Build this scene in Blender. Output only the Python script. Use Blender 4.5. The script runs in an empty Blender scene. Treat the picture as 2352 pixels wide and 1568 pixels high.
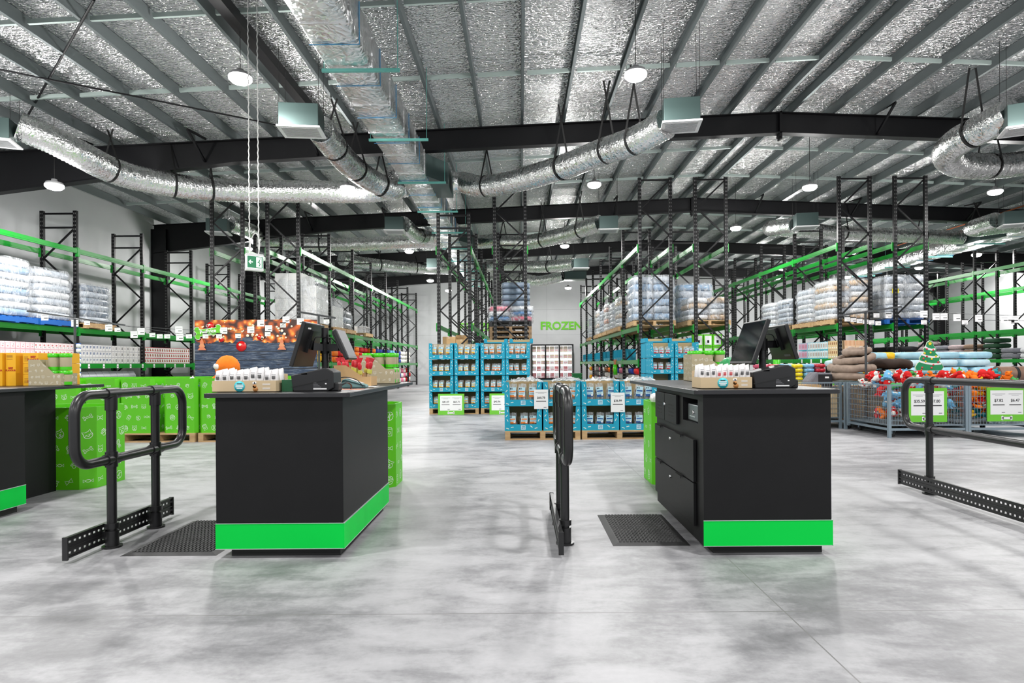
import bpy, math, random
from mathutils import Vector, Matrix
random.seed(7)
R = math.radians
SC = bpy.context.scene
COL = SC.collection

# ---------------------------------------------------------------- camera, world, exposure
FPX, PPX, PPY, CAM_H, ROLL = 1400.0, 1195.0, 835.0, 1.18, 0.0072
cd = bpy.data.cameras.new('camera')
cam = bpy.data.objects.new('camera', cd); COL.objects.link(cam)
cam.location = (0, 0, CAM_H)
cam.rotation_euler = (Matrix.Rotation(R(90), 3, 'X') @ Matrix.Rotation(-ROLL, 3, 'Z')).to_euler()
cd.sensor_width = 36.0; cd.sensor_fit = 'HORIZONTAL'
cd.lens = 36.0 * FPX / 2352
cd.shift_x = (1176 - PPX) / 2352; cd.shift_y = (PPY - 784) / 2352
cd.clip_end = 200; cd.clip_start = 0.05
SC.camera = cam
wd = bpy.data.worlds.new('world'); SC.world = wd; wd.use_nodes = True
wd.node_tree.nodes['Background'].inputs[0].default_value = (0.92, 0.96, 1.0, 1)
wd.node_tree.nodes['Background'].inputs[1].default_value = .8  # added white fill, entering by the front left open behind the camera
SC.view_settings.view_transform = 'Standard'; SC.view_settings.look = 'None'
SC.view_settings.exposure = 0.08; SC.view_settings.gamma = 1.0; SC.view_settings.use_curve_mapping = False
SC.cycles.use_denoising = True
SC.cycles.max_bounces = 7; SC.cycles.diffuse_bounces = 4; SC.cycles.glossy_bounces = 3; SC.cycles.transparent_max_bounces = 10
SC.cycles.sample_clamp_indirect = 4.0; SC.cycles.caustics_reflective = False; SC.cycles.caustics_refractive = False
LAMP_W = 310.0          # each pendant lamp's own light

def at(px, py, d):
    """the point at depth d seen at a pixel of the photograph"""
    c, s = math.cos(ROLL), math.sin(ROLL)
    u, v = px - PPX, py - PPY
    return Vector(((u*c - v*s)*d/FPX, d, CAM_H - (u*s + v*c)*d/FPX))

# ---------------------------------------------------------------- materials
def srgb(r, g, b):
    f = lambda c: (c/12.92 if c <= .04045 else ((c+.055)/1.055)**2.4)
    return (f(r/255), f(g/255), f(b/255))
M = {}
def mat(name, col, rough=.5, metal=0.0, spec=.5, emit=None, estr=0, coat=0):
    if name in M: return M[name]
    m = bpy.data.materials.new(name); m.use_nodes = True
    b = m.node_tree.nodes['Principled BSDF']
    b.inputs['Base Color'].default_value = (*col, 1); b.inputs['Roughness'].default_value = rough
    b.inputs['Metallic'].default_value = metal; b.inputs['Specular IOR Level'].default_value = spec
    b.inputs['Coat Weight'].default_value = coat
    if emit: b.inputs['Emission Color'].default_value = (*emit, 1); b.inputs['Emission Strength'].default_value = estr
    M[name] = m; return m
class NT:
    def __init__(s, m): s.t = m.node_tree; s.b = s.t.nodes.get('Principled BSDF')
    def n(s, typ, **kw):
        o = s.t.nodes.new(typ)
        for k, v in kw.items():
            if k in o.inputs.keys(): o.inputs[k].default_value = v
            else: setattr(o, k, v)
        return o
    def l(s, a, b): s.t.links.new(a, b)
    def ramp(s, fac, stops, interp='LINEAR'):
        r = s.n('ShaderNodeValToRGB'); r.color_ramp.interpolation = interp
        while len(r.color_ramp.elements) < len(stops): r.color_ramp.elements.new(.5)
        for e, (p, c) in zip(r.color_ramp.elements, stops): e.position = p; e.color = (*c, 1)
        s.l(fac, r.inputs[0]); return r.outputs[0]
    def coord(s, which='Object', scale=(1, 1, 1), rot=(0, 0, 0)):
        tc = s.n('ShaderNodeTexCoord'); mp = s.n('ShaderNodeMapping')
        mp.inputs['Scale'].default_value = scale; mp.inputs['Rotation'].default_value = rot
        s.l(tc.outputs[which], mp.inputs[0]); return mp.outputs[0]
    def noise(s, co, scale, detail=4, rough=.55, dist=0.0):
        o = s.n('ShaderNodeTexNoise'); o.inputs['Scale'].default_value = scale; o.inputs['Detail'].default_value = detail
        o.inputs['Roughness'].default_value = rough; o.inputs['Distortion'].default_value = dist
        s.l(co, o.inputs['Vector']); return o.outputs['Fac']
    def math(s, op, a, b=None, c=None):
        o = s.n('ShaderNodeMath', operation=op)
        for i, x in enumerate((a, b, c)):
            if x is None: continue
            if isinstance(x, (int, float)): o.inputs[i].default_value = x
            else: s.l(x, o.inputs[i])
        return o.outputs[0]
    def bump(s, h, strength=.5, dist=.02):
        o = s.n('ShaderNodeBump'); o.inputs['Strength'].default_value = strength; o.inputs['Distance'].default_value = dist
        s.l(h, o.inputs['Height']); s.l(o.outputs[0], s.b.inputs['Normal']); return o

def m_floor():
    m = mat('polished_concrete', (.42, .42, .425), .28); t = NT(m); co = t.coord()
    a = t.noise(co, .55, 6, .6, .6); c = t.noise(t.coord(scale=(1, 2.2, 1)), 2.3, 7, .65, .3); f = t.noise(co, 30, 5, .7)
    v = t.math('ADD', t.math('MULTIPLY', a, .55), t.math('MULTIPLY', c, .45))
    v = t.math('ADD', v, t.math('MULTIPLY', t.math('SUBTRACT', f, .5), .12))
    col = t.ramp(v, [(.32, srgb(98, 98, 101)), (.44, srgb(136, 136, 139)), (.53, srgb(168, 168, 171)), (.68, srgb(190, 190, 193))])
    sp = t.n('ShaderNodeSeparateXYZ'); tc = t.n('ShaderNodeTexCoord'); t.l(tc.outputs['Object'], sp.inputs[0])
    jy = t.math('LESS_THAN', t.math('ABSOLUTE', t.math('SUBTRACT', t.math('FRACT', t.math('DIVIDE', t.math('SUBTRACT', sp.outputs[1], 1.36), 6.0)), .254)), .0006)
    jx = t.math('LESS_THAN', t.math('ABSOLUTE', t.math('SUBTRACT', t.math('FRACT', t.math('DIVIDE', t.math('ADD', sp.outputs[0], 2.83), 6.0)), .6783)), .0006)
    j = t.math('MAXIMUM', jx, jy)
    mx = t.n('ShaderNodeMix', data_type='RGBA'); t.l(j, mx.inputs[0]); t.l(col, mx.inputs[6]); mx.inputs[7].default_value = (.2, .2, .2, 1)
    t.l(mx.outputs[2], t.b.inputs['Base Color'])
    t.l(t.math('ADD', .34, t.math('MULTIPLY', c, .26)), t.b.inputs['Roughness'])
    t.bump(f, .04, .004); return m
def m_foil(name, scale=(1, 1, 1), tint=(.80, .80, .80), r=.27, st=.9, k=1.0):
    m = mat(name, tint, r, 1.0); t = NT(m)
    co = t.coord(scale=scale)
    a = t.noise(co, 2.4*k, 4, .55, 1.4); b = t.noise(co, 6.5*k, 3, .5, .8)
    vo = t.n('ShaderNodeTexVoronoi', feature='DISTANCE_TO_EDGE'); vo.inputs['Scale'].default_value = 3.6*k
    w = t.n('ShaderNodeVectorMath', operation='ADD'); nz = t.n('ShaderNodeTexNoise'); nz.inputs['Scale'].default_value = 4*k
    t.l(co, nz.inputs['Vector']); t.l(co, w.inputs[0]); t.l(nz.outputs['Color'], w.inputs[1]); t.l(w.outputs[0], vo.inputs['Vector'])
    h = t.math('ADD', t.math('MULTIPLY', a, .5), t.math('ADD', t.math('MULTIPLY', b, .16), t.math('MULTIPLY', vo.outputs['Distance'], .75)))
    t.bump(h, st, .09)
    t.l(t.math('ADD', r - .08, t.math('MULTIPLY', b, .22)), t.b.inputs['Roughness'])
    return m
def m_wall():
    m = mat('white_panel', srgb(214, 215, 217), .55); t = NT(m); co = t.coord()
    n = t.noise(co, .6, 4); t.l(t.ramp(n, [(.3, srgb(204, 205, 207)), (.7, srgb(218, 219, 221))]), t.b.inputs['Base Color'])
    return m
def m_wood(name, c1, c2):
    m = mat(name, c1, .75); t = NT(m); n = t.noise(t.coord('Object', (2, 14, 14)), 1.4, 5, .6, .4)
    t.l(t.ramp(n, [(.3, c1), (.7, c2)]), t.b.inputs['Base Color']); t.bump(n, .2, .004); return m
def m_post():
    m = mat('black_rack_steel', srgb(14, 14, 16), .42, 0, .3); t = NT(m)
    tc = t.n('ShaderNodeTexCoord'); sp = t.n('ShaderNodeSeparateXYZ'); t.l(tc.outputs['Object'], sp.inputs[0])
    fz = t.math('LESS_THAN', t.math('ABSOLUTE', t.math('SUBTRACT', t.math('FRACT', t.math('DIVIDE', sp.outputs[2], .1)), .5)), .2)
    fx = t.math('LESS_THAN', t.math('ABSOLUTE', t.math('SUBTRACT', t.math('ABSOLUTE', sp.outputs[0]), .02)), .006)
    mx = t.n('ShaderNodeMix', data_type='RGBA'); t.l(t.math('MULTIPLY', fz, fx), mx.inputs[0])
    mx.inputs[6].default_value = (*srgb(14, 14, 16), 1); mx.inputs[7].default_value = (.2, .2, .2, 1)  # pale dots painted for the background light that perforations would let through
    t.l(mx.outputs[2], t.b.inputs['Base Color']); return m
def m_film(name, tint=(.9, .93, .96), alpha=.4, rough=.12):
    m = mat(name, tint, rough, 0, .8); t = NT(m); t.b.inputs['Alpha'].default_value = alpha
    n = t.noise(t.coord('Object', (2.5, 2.5, 1.2)), 3, 5, .6, 1.5); t.bump(n, 1.0, .08)
    if alpha < .6:
        r = t.n('ShaderNodeMapRange'); r.inputs['From Min'].default_value = .4; r.inputs['From Max'].default_value = .68
        r.inputs['To Min'].default_value = alpha*.35; r.inputs['To Max'].default_value = min(1, alpha*2.2); t.l(n, r.inputs['Value']); t.l(r.outputs[0], t.b.inputs['Alpha'])
    return m
def m_stain(name, c, rough=.55, amt=.12, scale=8):
    """one plain colour with slight unevenness of its own"""
    m = mat(name, c, rough); t = NT(m); n = t.noise(t.coord(), scale, 4)
    lo = tuple(x*(1-amt) for x in c); hi = tuple(min(1, x*(1+amt)) for x in c)
    t.l(t.ramp(n, [(.3, lo), (.7, hi)]), t.b.inputs['Base Color']); return m
m_floor(); m_wall(); m_post()
m_foil('roof_foil', (.8, 2.6, 1), (.88, .88, .88), .2, .9, 1.25)
m_foil('duct_foil', (1.2, 1.2, 1.2), (.86, .86, .86), .28, .5, .8)
m_foil('flex_foil', (1.2, 1.2, 1.2), (.88, .88, .87), .24, .3, 1.2)
m_wood('pallet_wood', srgb(176, 140, 98), srgb(206, 174, 130)); m_wood('old_pallet_wood', srgb(120, 96, 70), srgb(160, 132, 98))
mat('blue_pallet', srgb(25, 95, 175), .6); mat('black_plastic', srgb(22, 22, 24), .4)
mat('galvanised', srgb(70, 88, 86), .42, .45); mat('purlin_steel', srgb(112, 120, 121), .5, .5); mat('pale_steel', srgb(190, 205, 200), .5, .4)
mat('roof_black', srgb(15, 15, 18), .5, 0, .3); mat('strap_black', srgb(20, 20, 20), .6)
mat('beam_green', srgb(20, 142, 44), .3, 0, .5); mat('rail_charcoal', srgb(36, 36, 37), .32, .1)
m_stain('counter_black', srgb(21, 21, 22), .5, .1, 5).node_tree.nodes['Principled BSDF'].inputs['Specular IOR Level'].default_value = .22; mat('counter_top', srgb(34, 34, 37), .38); mat('counter_green', srgb(0, 206, 72), .5, 0, .15)
mat('near_black', srgb(12, 12, 12), .6); mat('steel_box', srgb(120, 128, 130), .3, .7); mat('chrome', (.8, .8, .8), .15, 1)  # near-black shared by plinths, pulls, card clips and drawn vent slots
mat('rubber', srgb(38, 38, 39), .6); mat('white', srgb(238, 238, 238), .5); mat('paper', srgb(244, 244, 244), .6); mat('ink', srgb(45, 45, 48), .6)
mat('grey_ink', srgb(120, 120, 125), .6)
mat('kraft', srgb(196, 160, 112), .7); mat('kraft_light', srgb(205, 182, 146), .7); mat('kraft_grey', srgb(176, 164, 134), .7)
mat('teal_card', srgb(0, 158, 190), .5); mat('teal_side', srgb(0, 158, 190), .5); mat('lime_card', srgb(92, 196, 8), .45); mat('lime_plastic', srgb(72, 200, 20), .3)
mat('aqua', srgb(60, 196, 208), .5); mat('white_print', srgb(235, 245, 232), .5)
mat('lamp_glow', (1, 1, 1), .4, emit=(1, .99, .97), estr=14); mat('lamp_body', srgb(190, 190, 192), .4, .3)
m_film('stretch_film', (.9, .93, .97), .26, .08); m_film('bag_film', (.85, .87, .88), .42, .1)

# ---------------------------------------------------------------- mesh builder
class MB:
    def __init__(s): s.v = []; s.f = []; s.m = []; s.mats = []; s.smooth = []
    def mi(s, m):
        m = M[m] if isinstance(m, str) else m
        if m not in s.mats: s.mats.append(m)
        return s.mats.index(m)
    def add(s, vs, fs, m, sm=False):
        o = len(s.v); s.v += [tuple(v) for v in vs]; k = s.mi(m)
        for f in fs: s.f.append([i+o for i in f]); s.m.append(k); s.smooth.append(sm)
        return s
    def box(s, x0, x1, y0, y1, z0, z1, m, T=None):
        vs = [Vector(p) for p in ((x0,y0,z0),(x1,y0,z0),(x1,y1,z0),(x0,y1,z0),(x0,y0,z1),(x1,y0,z1),(x1,y1,z1),(x0,y1,z1))]
        if T is not None: vs = [T @ v for v in vs]
        return s.add(vs, [(3,2,1,0),(4,5,6,7),(0,1,5,4),(1,2,6,5),(2,3,7,6),(3,0,4,7)], m)
    def prism(s, poly, a0, a1, m, axis='Z', T=None):
        """polygon (counter-clockwise seen from +axis) between a0 and a1"""
        n = len(poly)
        def P(p, a): return Vector((p[0], p[1], a)) if axis == 'Z' else (Vector((p[0], a, p[1])) if axis == 'Y' else Vector((a, p[0], p[1])))
        vs = [P(p, a0) for p in poly] + [P(p, a1) for p in poly]
        if T is not None: vs = [T @ v for v in vs]
        fs = [list(range(n))[::-1], [n+i for i in range(n)]] + [(i, (i+1) % n, n+(i+1) % n, n+i) for i in range(n)]
        if axis == 'Y': fs = [f[::-1] for f in fs]
        return s.add(vs, fs, m)
    def bar(s, p0, p1, w, h, m):
        p0, p1 = Vector(p0), Vector(p1); d = (p1-p0).normalized()
        up = Vector((0, 0, 1)) if abs(d.z) < .95 else Vector((0, 1, 0))
        a = d.cross(up).normalized()*w/2; b = a.cross(d).normalized()*h/2
        vs = [p0-a-b, p0+a-b, p0+a+b, p0-a+b, p1-a-b, p1+a-b, p1+a+b, p1-a+b]
        return s.add(vs, [(0,1,2,3),(7,6,5,4),(4,5,1,0),(5,6,2,1),(6,7,3,2),(7,4,0,3)], m)
    def tube(s, path, r, m, seg=10, closed=False, cap=True):
        path = [Vector(p) for p in path]; n = len(path); rings = []; prev = None
        for i, p in enumerate(path):
            a = path[i-1] if (i or closed) else path[0]; b = path[(i+1) % n] if (i < n-1 or closed) else path[-1]
            d = (b-a).normalized()
            if prev is None: up = Vector((0, 0, 1)) if abs(d.z) < .9 else Vector((0, 1, 0)); x = d.cross(up).normalized()
            else: x = (prev - d*prev.dot(d)).normalized()
            prev = x; y = d.cross(x); rr = r[i] if isinstance(r, (list, tuple)) else r
            rings.append([p + (x*math.cos(2*math.pi*k/seg) + y*math.sin(2*math.pi*k/seg))*rr for k in range(seg)])
        vs = [v for q in rings for v in q]; fs = []
        for i in range(n if closed else n-1):
            j = (i+1) % n
            for k in range(seg): k2 = (k+1) % seg; fs.append((i*seg+k, i*seg+k2, j*seg+k2, j*seg+k))
        s.add(vs, fs, m, True)
        if cap and not closed: s.add(rings[0], [list(range(seg))[::-1]], m); s.add(rings[-1], [list(range(seg))], m)
        return s
    def lathe(s, prof, m, seg=20, c=(0, 0, 0), T=None):
        vs = []; fs = []; n = len(prof)
        for k in range(seg):
            a = 2*math.pi*k/seg
            for r, z in prof:
                v = Vector((c[0]+r*math.cos(a), c[1]+r*math.sin(a), c[2]+z)); vs.append(T @ v if T is not None else v)
        for k in range(seg):
            k2 = (k+1) % seg
            for i in range(n-1): fs.append((k*n+i, k2*n+i, k2*n+i+1, k*n+i+1))
        return s.add(vs, fs, m, True)
    def ell(s, c, r, m, rot=None, seg=12, ring=7, p=1.0):
        """ellipsoid; p < 1 squares it off into a pillow"""
        g = lambda t: math.copysign(abs(t)**p, t)
        vs = [Vector((0, 0, -r[2]))]; fs = []
        for i in range(1, ring):
            b = -math.pi/2 + math.pi*i/ring
            for k in range(seg):
                a = 2*math.pi*k/seg
                vs.append(Vector((r[0]*g(math.cos(b))*g(math.cos(a)), r[1]*g(math.cos(b))*g(math.sin(a)), r[2]*g(math.sin(b)))))
        vs.append(Vector((0, 0, r[2]))); e = len(vs)-1
        for k in range(seg):
            k2 = (k+1) % seg; fs.append((0, 1+k2, 1+k)); fs.append((e, 1+(ring-2)*seg+k, 1+(ring-2)*seg+k2))
            for i in range(ring-2): fs.append((1+i*seg+k, 1+i*seg+k2, 1+(i+1)*seg+k2, 1+(i+1)*seg+k))
        if rot is not None: vs = [rot @ v for v in vs]
        return s.add([v+Vector(c) for v in vs], fs, m, True)
    def quad(s, a, b, c, d, m): return s.add([a, b, c, d], [(0, 1, 2, 3)], m)
    def stroke(s, line, w, m, F):
        """a flat ribbon along a 2D line, laid on a surface by F(u, v) -> point"""
        n = len(line)
        closed = n > 2 and abs(line[0][0]-line[-1][0]) + abs(line[0][1]-line[-1][1]) < 1e-6
        L = []; Rr = []
        for i, (x, y) in enumerate(line):
            a = line[i-1] if i else (line[-2] if closed else line[0]); b = line[i+1] if i < n-1 else (line[1] if closed else line[-1])
            dx, dy = b[0]-a[0], b[1]-a[1]; q = math.hypot(dx, dy) or 1
            L.append(F(x-dy/q*w/2, y+dx/q*w/2)); Rr.append(F(x+dy/q*w/2, y-dx/q*w/2))
        return s.add(L+Rr, [(n+i, n+i+1, i+1, i) for i in range(n-1)], m)
    def mesh(s, name):
        me = bpy.data.meshes.new(name); me.from_pydata(s.v, [], s.f)
        for m in s.mats: me.materials.append(m)
        me.polygons.foreach_set('material_index', s.m); me.polygons.foreach_set('use_smooth', s.smooth); me.update()
        return me
    def build(s, name, parent=None, loc=(0, 0, 0), rot=(0, 0, 0), bevel=0):
        return obj(name, s.mesh(name), parent, loc, rot, bevel)
def obj(name, me, parent=None, loc=(0, 0, 0), rot=(0, 0, 0), bevel=0):
    o = bpy.data.objects.new(name, me); COL.objects.link(o); o.location = loc; o.rotation_euler = rot
    if parent is not None: o.parent = parent
    if bevel:
        b = o.modifiers.new('bevel', 'BEVEL'); b.width = bevel; b.segments = 2; b.limit_method = 'ANGLE'; b.angle_limit = R(40)
    return o
def tag(o, label, cat, group=None, kind=None):
    o['label'] = label; o['category'] = cat
    if group: o['group'] = group
    if kind: o['kind'] = kind
    return o
def thing(name, label, cat, loc=(0, 0, 0), rz=0.0, group=None):
    o = bpy.data.objects.new(name, None); COL.objects.link(o); o.location = loc; o.rotation_euler = (0, 0, rz)
    o.empty_display_size = .1
    return tag(o, label, cat, group)
KIDS = {}
def dup(root, loc, rz=None, label=None, group=None):
    ch = {}
    for o in SC.objects:
        if o.parent is not None: ch.setdefault(o.parent.name, []).append(o)
    r = root.copy(); COL.objects.link(r); r.location = loc
    if rz is not None: r.rotation_euler = (0, 0, rz)
    if label: r['label'] = label
    if group: r['group'] = group
    def rec(a, b):
        for c in ch.get(a.name, []):
            k = c.copy(); COL.objects.link(k); k.parent = b; rec(c, k)
    rec(root, r); return r
def text(body, size, m, bold=.0, parent=None, name='lettering', loc=(0, 0, 0), rot=(0, 0, 0), align='CENTER', ext=.0006):
    cu = bpy.data.curves.new('t', 'FONT'); cu.body = body; cu.size = size; cu.align_x = align; cu.align_y = 'CENTER'
    cu.offset = bold; cu.extrude = ext; cu.resolution_u = 3
    o = bpy.data.objects.new('t', cu); COL.objects.link(o)
    me = bpy.data.meshes.new_from_object(o.evaluated_get(bpy.context.evaluated_depsgraph_get()))
    bpy.data.objects.remove(o); bpy.data.curves.remove(cu)
    me.materials.clear(); me.materials.append(M[m] if isinstance(m, str) else m); me.name = name
    return obj(name, me, parent, loc, rot)
def smooth_path(pts, n=8):
    pts = [Vector(p) for p in pts]; out = []
    q = [pts[0]*2-pts[1]] + pts + [pts[-1]*2-pts[-2]]
    for i in range(1, len(q)-2):
        a, b, c, d = q[i-1], q[i], q[i+1], q[i+2]
        for k in range(n):
            t = k/n
            out.append(.5*((2*b) + (c-a)*t + (2*a-5*b+4*c-d)*t*t + (3*b-a-3*c+d)*t**3))
    out.append(pts[-1]); return out
# ---------------------------------------------------------------- the building
XL, XR, YF, YB, RX, RZ, SL = -12.75, 24.75, -8.0, 36.5, 6.0, 7.10, .0433
def roof(x): return RZ - abs(x-RX)*SL
def struct(o, label, cat): return tag(o, label, cat, None, 'structure')
struct(MB().box(XL-.3, XR+.3, YF, YB+.3, -.2, 0, 'polished_concrete').build('floor'), 'grey polished concrete floor of the warehouse', 'floor')
b = MB()
for (xa, xb) in ((XL-.3, RX), (RX, XR+.3)):
    b.add([(xa, YF, roof(xa)), (xb, YF, roof(xb)), (xb, YB+.3, roof(xb)), (xa, YB+.3, roof(xa)),
           (xa, YF, roof(xa)+.1), (xb, YF, roof(xb)+.1), (xb, YB+.3, roof(xb)+.1), (xa, YB+.3, roof(xa)+.1)],
          [(0,3,2,1),(4,5,6,7),(0,1,5,4),(1,2,6,5),(2,3,7,6),(3,0,4,7)], 'roof_foil')
struct(b.build('ceiling'), 'crinkled silver foil insulation under the pitched roof', 'ceiling')
b = MB(); b.box(XL-.2, XL, YF, 19.9, 0, roof(XL), 'white_panel').box(XL-.2, XL, 21.0, YB, 0, roof(XL), 'white_panel').box(XL-.2, XL, 19.9, 21.0, 0, roof(XL), 'white_panel')
struct(b.build('wall_left'), 'white panel side wall behind the wall rack', 'wall')
struct(MB().box(XR, XR+.2, YF, YB, 0, roof(XR), 'white_panel').build('wall_right'), 'white panel side wall beyond the right hand racks', 'wall')
b = MB()
b.prism([(XL-.2, 0), (XR+.2, 0), (XR+.2, roof(XR)), (RX, roof(RX)), (XL-.2, roof(XL))], YB, YB+.2, 'white_panel', 'Y')
struct(b.build('wall_back'), 'white back wall carrying the green frozen food lettering', 'wall')
mat('wall_joint', srgb(186, 187, 190), .6)
b = MB()
for z in (2.9, 4.4): b.box(XL, XR, YB-.004, YB, z, z+.015, 'wall_joint')
for i in range(9): b.box(-11+i*4.2, -10.985+i*4.2, YB-.004, YB, 0, 6.0, 'wall_joint')
struct(b.build('trim_1'), 'panel joints of the white back wall', 'trim')
# portal frames: tapered black rafters on columns
FR = [-.4, 6.8, 14.0, 21.2, 28.4, 35.6]
RAF = lambda x: roof(x)-.21
for i, y in enumerate(FR):
    b = MB()
    for sgn, xe in ((-1, XL+.05), (1, XR-.05)):
        pts = [(RX, .48), (RX+sgn*8, .48), (RX+sgn*12.5, .52), (xe-sgn*.0, 1.0)]
        for (x0, h0), (x1, h1) in zip(pts, pts[1:]):
            for (t0, t1, w) in ((0, .02, .2), (.02, None, .012), (None, 0, .2)):
                if t1 is None: lo0, lo1, hi0, hi1 = RAF(x0)-h0+.02, RAF(x1)-h1+.02, RAF(x0)-.02, RAF(x1)-.02
                elif t0 == 0: lo0, lo1, hi0, hi1 = RAF(x0)-.02, RAF(x1)-.02, RAF(x0), RAF(x1)
                else: lo0, lo1, hi0, hi1 = RAF(x0)-h0, RAF(x1)-h1, RAF(x0)-h0+.02, RAF(x1)-h1+.02
                w2 = w/2
                vs = [(x0, y-w2, lo0), (x1, y-w2, lo1), (x1, y+w2, lo1), (x0, y+w2, lo0), (x0, y-w2, hi0), (x1, y-w2, hi1), (x1, y+w2, hi1), (x0, y+w2, hi0)]
                fs = [(3,2,1,0),(4,5,6,7),(0,1,5,4),(1,2,6,5),(2,3,7,6),(3,0,4,7)]
                if x1 < x0: fs = [f[::-1] for f in fs]
                b.add(vs, fs, 'roof_black')
    b.box(RX-.015, RX+.015, y-.1, y+.1, RAF(RX)-.62, RAF(RX)+.02, 'roof_black').box(RX-.04, RX-.015, y-.1, y+.1, RAF(RX)-.56, RAF(RX), 'roof_black')
    o = b.build('roof_rafter'); struct(o, 'black steel portal rafter spanning the hall at bay line %d from the shopfront' % (i+1), 'rafter')
    for sgn, xe in ((-1, XL), (1, XR)):
        if y < 14: continue
        c = MB(); x0 = xe if sgn < 0 else xe-.52; zt = RAF(xe)-.15
        c.box(x0+.0, x0+.52, y-.1, y-.085, 0, zt, 'roof_black').box(x0, x0+.52, y-.006, y+.006, 0, zt, 'roof_black').box(x0, x0+.03, y-.12, y+.12, 0, zt, 'roof_black').box(x0+.49, x0+.52, y-.12, y+.12, 0, zt, 'roof_black')
        struct(c.build('steel_column'), 'black steel column against the %s side wall at bay line %d from the shopfront' % ('left' if sgn < 0 else 'right', i+1), 'column')
# purlins: C sections running front to back
b = MB(); b.box(-.002, .002, 0, YB-YF, 0, .2, 'purlin_steel').box(0, .055, 0, YB-YF, 0, .004, 'purlin_steel').box(0, .055, 0, YB-YF, .19, .194, 'purlin_steel').box(.05, .055, 0, YB-YF, 0, .02, 'purlin_steel')
pm = b.mesh('roof_purlin'); px_ = []
x = .22
while x < 19: px_ += [RX-x, RX+x]; x += .945
px_ = sorted(q for q in px_ if XL+.2 < q < XR-.2)
for q in px_:
    o = obj('roof_purlin', pm, None, (q, YF, roof(q)-.206)); o.scale.x = 1 if q > RX else -1
    tag(o, 'grey galvanised roof purlin running front to back under the foil', 'purlin', 'roof purlins', 'structure')
bm_ = {}
for k in range(4):
    for f in (2.4, 4.8):
        y = FR[1]+k*7.2+f - (7.2 if False else 0)
        b = MB()
        for q0, q1 in zip(px_, px_[1:]):
            if q1-q0 < .8: continue
            b.bar((q0+.06, y, roof(q0)-.13), (q1-.06, y, roof(q1)-.13), .045, .07, 'pale_steel')
        struct(b.build('purlin_bridging'), 'pale row of bridging bars between purlins, row %d from the shopfront' % (k*2+int(f/2)), 'bridging')
# square strut and bracing rods under the roof
b = MB().box(-4.36, -4.18, 6.8, 13.9, 6.33, 6.51, 'roof_black'); struct(b.build('roof_strut'), 'black square steel strut running front to back left of the main duct', 'strut')
b = MB().tube([at(216, 0, 8.6), at(60, 272, 12.5)], .02, 'roof_black', 6); struct(b.build('bracing_rod'), 'thin black diagonal bracing rod at the upper left of the roof', 'rod')
b = MB().tube([at(0, 160, 10.5), at(330, 225, 11.3), at(700, 300, 13.3)], .016, 'roof_black', 6); struct(b.build('bracing_rod'), 'long thin black cable slung under the purlins on the left', 'rod')
k = 0
for y in (14.0, 21.2):
    for x in (-9.8, -7.2, -4.6, 3.3, 8.2, 11.5, 15.5):
        b = MB().bar((x, y+.02, RAF(x)+.1-.02), (x, y-.75, roof(x)-.2), .04, .04, 'roof_black').bar((x, y-.02, RAF(x)-.45), (x, y-.75, roof(x)-.2), .04, .05, 'roof_black')
        struct(b.build('fly_brace'), 'small black fly brace between rafter and purlins', 'brace'); SC.objects[-1]['group'] = 'fly braces' if False else 'fly braces'
b = MB().tube([(16.6, 9.0, 6.25), (16.6, 30, 6.25)], .025, mat('copper_pipe', srgb(170, 92, 52), .4, .6), 8)
tag(b.build('roof_pipe'), 'orange copper pipe run under the roof at the right', 'pipe', None, 'structure')

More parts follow.
